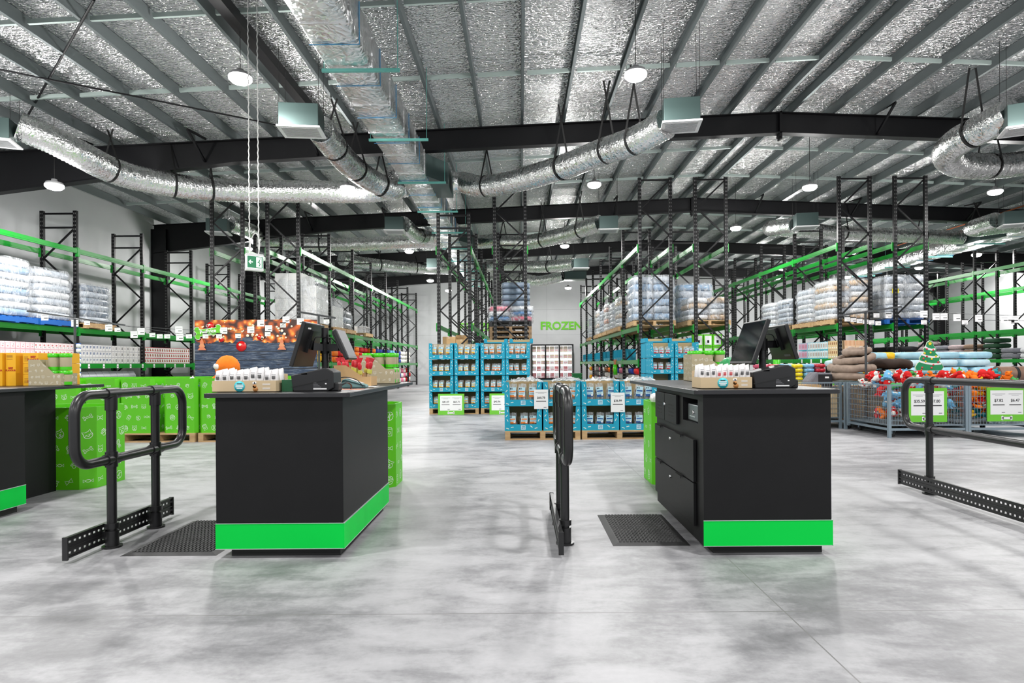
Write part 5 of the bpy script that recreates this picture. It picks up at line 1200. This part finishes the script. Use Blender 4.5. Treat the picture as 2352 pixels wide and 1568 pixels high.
# clip strip of small packets on the left stand
t = thing('clip_strip', 'hanging strip of small blue topped packets on the left stand', 'packet strip', at(182, 786, 10.7))
MB().box(-.006, .006, 0, .004, -.62, .03, 'stand_grey').build('strip', t)
for i in range(7): MB().ell((0, -.02, -.06-i*.085), (.045, .018, .038), 'white_pouch', None, 8, 5, .7).box(-.045, .045, -.024, -.016, -.03-i*.085, -.018-i*.085, 'print_royal').build('packet', t)

# ---------------------------------------------------------------- exit sign on two chains
t = thing('exit_sign', 'illuminated green and white exit sign hanging on two pale chains', 'exit sign', at(584, 622, 8.4), R(38))
MB().box(-.11, .11, -.05, .05, 0, .03, 'white').box(-.11, .11, -.05, .05, .2, .23, 'white').build('sign_case', t)
mat('exit_green', srgb(20, 110, 70), .4, emit=srgb(20, 110, 70), estr=.6); mat('exit_white', (.9, .9, .9), .4, emit=(.9, 1, .95), estr=.9)
MB().box(-.107, .107, -.046, .046, .03, .2, 'exit_white').build('light_panel', t)
p = MB().box(-.1, .1, -.0475, -.046, .035, .195, 'exit_green').build('green_face', t)
b = MB(); F = lambda u, v: Vector((u, -.0482, v))
b.stroke([(-.03, .115), (-.075, .115)], .014, 'exit_white', F); b.stroke([(-.055, .14), (-.08, .115), (-.055, .09)], .012, 'exit_white', F)
b.box(.015, .085, -.0484, -.0476, .045, .185, 'exit_white').build('arrow_door_symbol', p)
b = MB(); b.stroke([(.06, .15), (.05, .115), (.065, .09), (.05, .06)], .014, 'exit_green', lambda u, v: Vector((u, -.0489, v))); b.stroke([(.05, .125), (.032, .11)], .01, 'exit_green', lambda u, v: Vector((u, -.0489, v))); b.ell((.064, -.0486, .165), (.008, .001, .008), 'exit_green', None, 8, 5); b.build('running_figure', p)
for x in (-.06, .06):
    b = MB(); H = roof(t.location.x)-t.location.z-.23
    n = int(H/.05)
    pts = [(x+.004*((i % 2)*2-1), 0, .23+H*i/n) for i in range(n+1)]; b.tube(pts, .0075, mat('pale_chain', srgb(225, 225, 222), .35, .3), 5).build('chain', t)
b = MB().tube(smooth_path([(-.06, -.01, .24), (-.04, -.01, .42), (.02, -.01, .52), (.07, -.01, .4), (.06, -.01, .26)], 6), .006, 'pale_chain', 6).build('cable_loop', t)
# ---------------------------------------------------------------- wire cages full of soft toys
m_ = mat('cage_zinc', srgb(140, 156, 166), .4, .55)
def cage(label, x, y, W=1.18, D=1.16):
    t = thing('wire_cage', label, 'cage', (x, y, 0)); zb, zt = .2, .80
    for xx in (0, W):
        for yy in (0, D): MB().box(xx-.022, xx+.022, yy-.022, yy+.022, 0 if yy == 0 else .08, zt+.02, m_).build('post', t)
    def panel(P, L):
        b = MB(); n = int(L/.045)
        for i in range(1, n): u = L*i/n; b.bar(P(u, zb), P(u, zt), .004, .004, m_)
        for z in (zb, .27, .36, .45, .54, .63, .72, zt-.005): b.bar(P(0, z), P(L, z), .005, .006, m_)
        b.bar(P(0, zt+.01), P(L, zt+.01), .016, .016, m_); b.bar(P(0, .13), P(L, .13), .03, .035, m_); return b.build('wire_panel', t)
    panel(lambda u, z: (u, -.0, z), W); panel(lambda u, z: (u, D, z), W); panel(lambda u, z: (0, u, z), D); panel(lambda u, z: (W, u, z), D)
    MB().box(.01, W-.01, .01, D-.01, zb-.02, zb-.01, m_).build('cage_floor', t)
    for xx in (.13, W-.16):
        for yy in (.1, D-.12):
            c = MB(); c.box(xx-.03, xx+.03, yy-.03, yy+.03, .105, .112, m_).bar((xx-.018, yy, .11), (xx-.018, yy+.02, .05), .004, .03, m_).bar((xx+.018, yy, .11), (xx+.018, yy+.02, .05), .004, .03, m_); k = c.build('caster', t)
            MB().lathe([(.02, -.013), (.048, -.013), (.05, 0), (.048, .013), (.02, .013)], 'rubber', 16, T=Matrix.Translation((xx, yy+.03, .05)) @ Matrix.Rotation(R(90), 4, 'Y')).build('wheel', k)
    return t
cage('wire cage of mixed red and white soft toys, right of the right checkout', 5.66, 9.36)
cage('wire cage of orange and red soft toys at the right edge of the picture', 6.88, 9.36)
cage('wire cage under the taupe pet beds', 5.66, 10.62)
cage('wire cage behind the right checkout, left of the taupe pet beds', 4.44, 10.72)
cage('wire cage behind the orange toys at the right', 6.88, 10.62)
kinds = ['bear', 'snake', 'bird', 'octo']; KW = {'bear': 'bear', 'snake': 'curled long', 'bird': 'bird', 'octo': 'tentacled'}
rnd = random.Random(77)
for ci, (x0, pal, wh_) in enumerate(((5.66, ['red', 'white', 'green', 'blue', 'red', 'orange', 'blue', 'red', 'white'], 'left toy cage'), (6.88, ['orange', 'red', 'orange', 'teal', 'yellow', 'orange', 'red', 'green'], 'right toy cage'))):
    for lay in range(5):
        for j in range(3 if lay < 3 else (6 if lay == 3 else 4)):
            for i in range(6 if lay < 4 else 5):
                c = rnd.choice(pal); k = rnd.choice(kinds); off = .5 if lay % 2 else 0
                toy('%s %s soft toy heaped in the %s' % (c, KW[k], wh_), k, c, (x0+.16+min(i+off*.6, 5.2)*.166+rnd.uniform(-.015, .015), 9.52+j*.168+(.17 if lay == 4 else 0)+rnd.uniform(-.012, .012), .30+lay*.142+rnd.uniform(-.01, .01)), rnd.uniform(.6, .7), '%s %s soft toys in the %s' % (c, KW[k], wh_), .7)
for i in range(12): toy('orange tentacled soft toy heaped behind in the far right cage', 'octo', 'orange', (7.06+.168*(i % 6), 10.86+.3*(i//6), .78+rnd.uniform(0, .03)), .68, 'orange tentacled toys in the far right cage', 1.0)
tag(MB().box(.03, 1.15, .03, 1.13, .2, .74, 'kraft').build('cage_filler', None, (6.88, 10.62, 0)), 'kraft filler carton inside the far right cage', 'carton')
tag(MB().box(.03, 1.15, .03, 1.13, .2, .72, 'kraft').build('cage_filler', None, (5.66, 10.62, 0)), 'kraft filler carton under the taupe pet beds', 'carton')
tag(MB().box(.03, 1.15, .03, 1.0, .2, .7, 'kraft_light').build('cage_filler', None, (4.44, 10.72, 0)), 'kraft filler carton in the cage behind the right checkout', 'carton')
price_sign('green framed price board on the left toy cage', at(2130, 969, 9.345), .60, .52, ['$35.59', '$7.80'])
price_sign('green framed price board on the right toy cage', at(2312, 967, 9.345), .60, .52, ['$7.82', '$6.47'])
# pet beds heaped on the cage
for k, c in {'bed_taupe': srgb(152, 134, 120), 'bed_brown': srgb(58, 46, 40), 'bed_mauve': srgb(168, 150, 152), 'bed_grey': srgb(120, 120, 128), 'bed_mocha': srgb(126, 102, 84), 'bed_forest': srgb(28, 66, 42), 'bed_white': srgb(206, 206, 210), 'bed_black': srgb(30, 30, 34)}.items(): m_stain(k, c, .9, .15, 14)
def donut_bed(label, p, r, m, rot=(0, 0, 0), h=.09, group=None):
    k = 'donut_%s_%.2f' % (m, r)
    if k not in bpy.data.meshes:
        b = MB(); n = 26; q = random.Random(4)
        b.tube([((r-h)*math.cos(2*math.pi*i/n), (r-h)*math.sin(2*math.pi*i/n), h+q.uniform(-.012, .012)) for i in range(n)], [h*(1+q.uniform(-.14, .1)) for i in range(n)], m, 12, True)
        b.mesh(k); c = MB(); c.ell((0, 0, h*.7), (r-h*1.1, r-h*1.1, h*.62), m, None, 18, 8, .8); c.mesh(k+'_c')
    o = obj('pet_bed', bpy.data.meshes[k], None, p, rot); obj('cushion', bpy.data.meshes[k+'_c'], o); return tag(o, label, 'pet bed', group)
donut_bed('taupe plush pet bed lying flat at the bottom of the heap on the cage', (6.05, 11.1, .83), .42, 'bed_taupe', (.0, .03, 0), .07)
donut_bed('taupe plush pet bed second in the heap on the cage', (6.03, 11.1, .99), .4, 'bed_taupe', (.0, -.04, 1), .07)
donut_bed('taupe plush pet bed third in the heap, tipped toward the left', (6.1, 11.12, 1.16), .36, 'bed_taupe', (.06, -.2, 0), .065)
donut_bed('small taupe plush pet bed on top of the heap', (6.17, 11.16, 1.31), .25, 'bed_taupe', (.1, -.15, 0), .055)
donut_bed('taupe plush pet bed leaning right in the heap', (6.62, 10.82, .86), .16, 'bed_taupe', (.3, .2, 0), .07)
donut_bed('dark brown plush pet bed lying beside the taupe heap', (6.93, 11.4, .83), .40, 'bed_brown', (.0, 0, 0), .09)
donut_bed('dark brown plush pet bed stacked on the other brown one', (6.93, 11.42, 1.035), .36, 'bed_brown', (.03, .05, 1), .09)
t = thing('pet_carrier', 'grey and black fabric pet carrier in the cage left of the taupe beds', 'pet carrier', (5.41, 10.95, .71)); MB().prism([(-.22, 0), (.2, 0), (.2, .26), (-.1, .28), (-.22, .12)], 0, .3, 'bed_grey', 'Y').build('carrier_body', t, bevel=.03); MB().box(-.06, .19, -.006, .0, .03, .24, 'bed_black').build('front_panel', t); MB().box(.06, .13, -.009, -.006, .17, .2, 'white').build('tag', t)
tag(MB().box(0, .42, 0, .3, 0, .06, 'kraft').build('flat_carton', None, (4.9, 10.78, .71)), 'flat kraft carton at the top of the cage behind the right checkout', 'carton')
# festive tree board
t = thing('tree_board', 'cut out festive tree board with red and yellow dots above the cages', 'display board', at(2136, 850, 10.545)); s = .46
prof = [(-.5, .0), (.42, .0), (.5, .12), (.42, .26), (.34, .36), (.38, .48), (.28, .58), (.2, .66), (.24, .78), (.14, .92), (.1, 1.04), (0, 1.1), (-.1, 1.04), (-.14, .92), (-.24, .78), (-.2, .68), (-.3, .58), (-.38, .46), (-.36, .34), (-.46, .26), (-.54, .12)]
mat('tree_green', srgb(22, 140, 88), .6); mat('dot_red', srgb(206, 70, 74), .6); mat('dot_yellow', srgb(244, 214, 40), .6); mat('pale_edge', srgb(205, 222, 190), .6)
MB().prism([(x*s*1.05, z*s*1.03-.006) for x, z in prof][::-1], 0, .012, 'pale_edge', 'Y').build('board_edge', t); MB().prism([(x*s, z*s) for x, z in prof][::-1], -.004, .001, 'tree_green', 'Y').build('tree_shape', t)
b = MB(); F = lambda u, v: Vector((u*s, -.0055, v*s))
for z, w in ((.26, .42), (.52, .33), (.8, .2)): b.stroke([(-w, z+.09), (-w*.4, z+.01), (w*.3, z-.03), (w, z-.01)], .07, 'white', F)
b.build('snow_garland', t); b = MB()
for x, z, m in ((-.3, .1, 'dot_red'), (.05, .09, 'dot_red'), (.3, .3, 'dot_red'), (-.17, .33, 'dot_yellow'), (.06, .42, 'dot_yellow'), (.12, .2, 'dot_red'), (-.25, .44, 'dot_red'), (-.12, .52, 'dot_red'), (.22, .52, 'dot_yellow'), (-.2, .64, 'dot_yellow'), (.02, .66, 'dot_yellow'), (.12, .76, 'dot_red'), (-.12, .8, 'dot_red')): disc(b, x*s, z*s, .036*s, m, -.0055)
b.build('printed_dots', t); b = MB()
st = [(.085*s*(1 if i % 2 == 0 else .45)*math.sin(i*math.pi/5), 1.0*s+.085*s*(1 if i % 2 == 0 else .45)*math.cos(i*math.pi/5)) for i in range(10)]
b.prism(st, -.009, -.005, 'dot_yellow', 'Y'); b.build('star', t); MB().box(-.01, .01, .012, .03, -.9, .3, 'kraft').build('stake', t)
# pile of pale blue litter bags on pallets behind the cages
for k, c in {'litter_sky': srgb(168, 214, 232), 'litter_yellow': srgb(246, 200, 40), 'litter_navy': srgb(20, 70, 170), 'litter_pale': srgb(200, 228, 238)}.items(): m_stain(k, c, .35, .08, 10)
for i, x in enumerate((6.55, 7.75, 8.95, 10.15)): pallet('timber pallet under the pale blue bag pile behind the cages, %s from the left' % ordw[i], x, 12.2)
NMS = {'litter_sky': 'sky blue', 'litter_yellow': 'yellow ended', 'litter_navy': 'navy ended', 'litter_pale': 'pale blue'}
def litter(m, p, rz):
    e = 'litter_yellow' if m == 'litter_yellow' else ('litter_navy' if m == 'litter_navy' else None)
    base = 'litter_sky' if e else m
    o = obj('litter_bag', pillow(base, .62, .42, .15), None, p, (random.uniform(-.015, .015), random.uniform(-.01, .01), rz)); tag(o, '%s litter bag in the pile behind the wire cages' % NMS[m], 'bag', '%s litter bags behind the cages' % NMS[m])
    if e: obj('colour_band', pillow(e, .26, .425, .155), o, (.17, 0, 0))
for j in range(8):
    n = 6 if j < 6 else (5 if j == 6 else 4)
    for i in range(n):
        m = ('litter_yellow' if (i < 2 and (i+j) % 2) else ('litter_navy' if i > 3 and j % 3 == 1 else ('litter_sky' if j % 2 else 'litter_pale')))
        litter(m, (6.6+i*.66+(.2 if j % 2 else 0)+(.5 if n < 5 else 0), 12.5, .218+j*.153), random.uniform(-.04, .04))
# carpet roll over the right cage
t = thing('carpet_roll', 'brown wrapped carpet roll lying across the cages at the right edge', 'carpet roll', at(2288, 858, 10.75)); MB().tube([(0, 0, .0), (1.3, 0, 0)], .13, m_stain('carpet', srgb(128, 100, 84), .45, .2, 10), 20).build('roll', t); MB().tube([(.28, 0, 0), (.33, 0, 0)], .135, 'strap_black', 20).build('strap', t)
# small packet stack beyond the right checkout
tag(MB().box(4.7, 5.95, 12.0, 12.9, 0, .62, 'kraft').build('display_plinth'), 'kraft plinth under the red, blue and yellow pouches behind the right checkout', 'plinth')
for i, c in enumerate(('pink', 'red', 'blue', 'yellow', 'blue', 'red')):
    m = m_stain('pouch_'+c, {'pink': srgb(196, 70, 100), 'red': srgb(190, 40, 60), 'blue': srgb(120, 180, 220), 'yellow': srgb(238, 214, 30)}[c], .3, .15, 12)
    for k in range(6): tag(obj('treat_pouch', pillow('pouch_'+c, .22, .4, .085), None, (4.82+i*.225, 12.22, .665+k*.086), (0, 0, 0)), '%s pouch in the stacked rows beyond the right checkout' % c, 'pouch', '%s pouches beyond the right checkout' % c)
def tube_bin(label, p, h):
    t = thing('tube_bin', label, 'tube', p); MB().lathe([(0, 0), (.07, 0), (.07, h), (.062, h), (.062, .03), (0, .03)], 'lime_plastic', 16).build('tube_body', t)
    for i in range(4): MB().bar((.0, 0, .04), (.05*math.cos(i*1.6), .05*math.sin(i*1.6), h+.17), .022, .022, 'ginger').build('chew_stick', t)
tube_bin('lime tube of chew sticks standing on the plinth beyond the right checkout', (5.3, 12.6, .62), .75)

# ---------------------------------------------------------------- stacked pet beds at the far right
def flat_bed(m): return pillow(m, .62, .8, .19)
for i, (y, m, n, w) in enumerate(((18.2, 'bed_white', 3, 'white'), (19.1, 'bed_grey', 3, 'grey'), (20.0, 'bed_white', 3, 'white'), (20.9, 'bed_white', 2, 'white'), (21.8, 'bed_grey', 2, 'grey'), (22.8, 'bed_forest', 4, 'dark green'), (23.7, 'bed_mocha', 3, 'mocha brown'), (24.6, 'bed_mauve', 3, 'mauve'), (25.5, 'bed_grey', 3, 'grey'), (26.5, 'bed_mauve', 4, 'mauve'), (28, 'bed_mocha', 3, 'mocha brown'))):
    y = 17.5+2.7*(i//3)+(.5, 1.35, 2.2)[i % 3]
    for k in range(n):
        tag(obj('pet_bed', flat_bed(m), None, (R5X+.42, y, 1.325+k*.192), (0, 0, random.uniform(-.03, .03))), '%s folded pet bed on the far right rack shelf' % w, 'pet bed', '%s pet beds on the far right shelf' % w)
    m2, w2 = (('bed_mocha', 'mocha brown'), ('bed_black', 'black'), ('bed_forest', 'dark green'), ('bed_taupe', 'taupe'))[i % 4]
    for k in range(5): tag(obj('pet_bed', flat_bed(m2), None, (R5X+.42, y, .1+k*.192), (0, 0, random.uniform(-.03, .03))), '%s pet bed stacked on the floor under the far right shelf' % w2, 'pet bed', '%s pet beds under the far right shelf' % w2)
# things on the rear part of the right double rack
for i in range(6): tag(obj('pet_bed', pillow('bed_black' if i % 2 else 'bed_grey', .6, .7, .16), None, (R4X+.45, 17.15+.75*(i//2), 1.345+.165*(i % 2))), '%s flat bed on the shelf beside the peach cartons' % ('black' if i % 2 else 'grey'), 'pet bed', '%s flat beds beside the peach cartons' % ('black' if i % 2 else 'grey'))
for i in range(5): tag(obj('display_carton', MB().box(0, .3, 0, .3, 0, .3, 'lime_card').box(-.001, 0, .04, .26, .12, .26, 'white').mesh('lime_carton') if i == 0 else bpy.data.meshes['lime_carton'], None, (R3X+.05, 17.1+i*.42, .45)), 'lime carton low under the pastel carton shelf', 'carton', 'lime cartons under the pastel shelf')
tag(MB().box(R3X+.05, R3X+.8, 16.9, 19.3, .05, .44, 'bed_mocha').build('display_plinth'), 'brown plinth low under the pastel carton shelf', 'plinth')
# lime and white cartons on the front of the double rack
lw = MB().box(0, .24, 0, .28, 0, .34, 'lime_card').box(.03, .21, -.001, 0, .05, .3, 'white').box(.09, .15, -.0015, -.001, .1, .18, 'bed_black').mesh('lime_white_carton')
for i in range(3):
    for k in range(2): tag(obj('display_carton', lw, None, (R2X+.0+i*.26, 16.85, 1.265+k*.35)), 'lime and white carton, %s row, %s column behind the right checkout' % (('lower', 'upper')[k], ordw[i]), 'carton')

# ---------------------------------------------------------------- goods along the aisle
def side_tray_mesh():
    b = MB(); t = .008; L, D, H = .44, .4, .36
    b.box(0, D, 0, t, 0, H, 'teal_card').box(0, D, L-t, L, 0, H, 'teal_card').box(0, D, t, L-t, 0, t, 'teal_card').box(0, t, t, L-t, t, .1, 'teal_card').box(D-t, D, t, L-t, t, H, 'kraft'); return b.mesh('side_tray')
stm = side_tray_mesh()
for i in range(24):
    y = 19.6+i*.53
    if y > 32.4: break
    if abs((y+.22-16.7+1.35) % 2.7-1.35) < .29: continue
    o = tag(obj('aisle_tray', stm, None, (R1X+.02, y, 1.265)), 'teal tray on the aisle rack shelf above the coats', 'display tray', 'teal trays along the aisle shelf')
    obj('packet', pillow(('bag_white', 'bed_brown', 'bag_blue')[i % 3], .14, .36, .33), o, (.13, .22, .18))
for i in range(15):
    y = 16.7+2.7*(i//3+(1 if i < 0 else 0))+(.45, 1.35, 2.25)[i % 3]; c = ('red', 'red', 'navy', 'white', 'pink', 'navy', 'yellow', 'orange', 'brown', 'white', 'pink', 'grey', 'white', 'red', 'yellow')[i]
    for k in range(5): tag(obj('pet_coat', pillow('plush_'+(c if k % 2 == 0 else ('white' if c not in ('white', 'grey') else 'grey')), .5, .7, .2), None, (R1X+.33, y, .12+k*.202), (0, 0, random.uniform(-.03, .03))), 'folded %s patterned coat bundle under the aisle trays' % c, 'pet coat', '%s coat bundles under the aisle trays' % c)
tube_bin('lime tube of chew sticks hung on the aisle rack', (R1X-.09, 20.6, .78), .35); tube_bin.__doc__
SC.objects[-1]
lx = L2X+RD-.2
seq = [('brown', 'kraft'), ('yellow', 'y'), ('orange', 'o'), ('red', 'r'), ('orange', 'o'), ('red', 'r'), ('orange', 'o'), ('navy', 'n'), ('navy', 'n'), ('blue', 'b'), ('navy', 'n'), ('white', 'w'), ('white', 'w')]
for i, (c, _) in enumerate(seq):
    y = 16.7+2.7*(i//2)+(.35, 1.6)[i % 2]
    for k in range(3):
        for q in range(2): tag(obj('treat_pouch', pillow('plush_'+c, .3, .56, .2), None, (lx-.02, y+q*.6, 1.365+k*.202), (random.uniform(-.04, .04), 0, random.uniform(-.05, .05))), '%s pouch piled on the left aisle rack shelf' % c, 'pouch', '%s pouches on the left aisle shelf' % c)
    c2 = ('red', 'grey', 'white', 'brown', 'navy', 'pink')[i % 6]
    for k in range(4):
        for q in range(2): tag(obj('soft_packet', pillow('plush_'+(c2 if (k+q) % 2 else 'white'), .34, .56, .24), None, (lx-.03, y+q*.6, .14+k*.242), (random.uniform(-.03, .03), 0, random.uniform(-.05, .05))), '%s packet stacked under the left aisle shelf' % (c2 if (k+q) % 2 else 'white'), 'packet', '%s packets under the left aisle shelf' % (c2 if (k+q) % 2 else 'white'))
# toys in the tall lime bins
rnd = random.Random(5)
for bi, pal in ((4, ['navy', 'blue', 'white']), (5, ['pink', 'teal', 'white', 'grey']), (6, ['red', 'white', 'teal', 'yellow']), (7, ['blue', 'red', 'white', 'orange']), (3, ['navy', 'white'])):
    for i in range(9 if bi > 4 else (3 if bi == 4 else 6)):
        c = rnd.choice(pal); k = rnd.choice(kinds)
        toy('%s %s soft toy in the %s tall lime bin' % (c, KW[k], wh[bi]), k, c, (bx[bi]-.165+.165*(i % 3), 9.6+.16*((i//3) % 3), .84+.0*(i % 2)), .62, '%s %s toys in the %s lime bin' % (c, KW[k], wh[bi]), .7)
toy('large orange soft toy with white eyes on the sixth tall lime bin', 'octo', 'orange', (bx[4]+.03, 9.86, .86), 1.9, None, .1)
for bi in range(3, 8): tag(MB().box(-.2, .2, .08, .48, .693, .83, 'kraft').build('bin_filler', None, (bx[bi], 9.48, 0)), 'kraft filler inside the %s tall lime bin' % wh[bi], 'board')

# ---------------------------------------------------------------- freezer and lettering on the back wall
t = thing('glass_door_freezer', 'three door lit display freezer against the white back wall', 'freezer', (.68, YB-.75, 0)); W, H = 2.42, 2.27
MB().box(0, W, .7, .73, 0, H, 'roof_black').box(-.03, 0, 0, .73, 0, H, 'roof_black').box(W, W+.03, 0, .73, 0, H, 'roof_black').box(-.03, W+.03, 0, .73, H, H+.04, 'roof_black').box(0, W, 0, .7, 0, .3, 'roof_black').build('cabinet', t)
mat('freezer_glow', (.95, .97, 1), .4, emit=(.98, .99, 1), estr=.9)
MB().box(.01, W-.01, .68, .7, .3, H-.02, 'freezer_glow').build('light_panel', t)
m_film('freezer_glass', (.95, .97, 1), .1, .03)
for i in range(3):
    x = W*i/3; d = MB().box(x, x+.04, -.03, .0, .3, H, 'roof_black').box(x+W/3-.04, x+W/3, -.03, .0, .3, H, 'roof_black').box(x+.04, x+W/3-.04, -.03, 0, .3, .34, 'roof_black').box(x+.04, x+W/3-.04, -.03, 0, H-.04, H, 'roof_black').build('door', t)
    MB().box(x+.04, x+W/3-.04, -.018, -.012, .34, H-.04, 'freezer_glass').build('glass', d); MB().bar((x+.06, -.045, .9), (x+.06, -.045, 1.4), .02, .02, 'galvanised').build('handle', d)
for z in (.75, 1.15, 1.5, 1.88): MB().box(0, W, .1, .66, z-.02, z, 'white').build('shelf', t)
for i in range(9):
    for k, z in enumerate((.31, .751, 1.151, 1.501, 1.881)):
        m, w = ((('print_red', 'red'), ('white', 'white'))[(i+k) % 2] if k < 2 else (('white', 'white'), ('kraft_light', 'kraft'), ('print_crm', 'cream'))[(i+k) % 3])
        tag(MB().box(0, .22, 0, .3, 0, (.3, .26, .2, .2, .3)[k], m).box(.02, .2, -.001, 0, .04, .12, 'print_pk').build('frozen_carton', None, (.72+i*.263, YB-.55, z)), '%s frozen food carton on shelf %s inside the lit freezer' % (w, ('one', 'two', 'three', 'four', 'five')[k]), 'carton', '%s cartons on freezer shelf %s' % (w, ('one', 'two', 'three', 'four', 'five')[k]))
mat('letter_green', srgb(112, 208, 22), .5)
def wall_letters(label, x, z, words_):
    t = thing('wall_lettering', label, 'sign', (x, YB-.03, z))
    for w, dx in words_:
        o = text(w, .66, 'letter_green', .018, t, 'lettering', (dx, 0, 0), (R(90), 0, 0), 'LEFT', .02)
    return t
a = at(1241, 749, YB); wall_letters('large green frozen food lettering right of centre on the back wall', a.x, a.z, (('FROZEN', 0), ('FOOD', 2.68)))
a = at(1054, 752, YB); wall_letters('large green frozen food lettering mostly hidden behind the racks', a.x, a.z, (('FROZEN', 0),))
for i in range(6):
    b = MB(); b.prism([(-.2, 0), (.2, 0), (.25, .1), (-.25, .1)], 0, .34, mat('basket_green', srgb(16, 130, 66), .5), 'Y'); b.box(-.265, .265, -.015, .355, .09, .11, 'basket_green')
    tag(b.build('shopping_basket', None, (at(1325, 800, 30).x, 30, .115*i)), 'green shopping basket in the stack before the freezer, %s up' % ordw[i], 'basket')

# paper tags on the shelf edges
for i in range(9): tag(MB().box(0, .003, 0, .07, -.1, .01, 'paper').box(.003, .0035, .01, .06, -.06, -.045, 'ink').build('shelf_tag', None, (WX+RD+.077, 15.7+i*.56, 1.24)), 'white paper tag on the wall rack shelf edge, %s from the front' % ordw[i], 'tag')
for i in range(4): tag(MB().box(-.003, 0, 0, .08, -.1, .01, 'paper').build('shelf_tag', None, (R3X-.077, 16.95+i*.6, 1.24)), 'white paper tag under the pastel cartons, %s from the front' % ordw[i], 'tag')
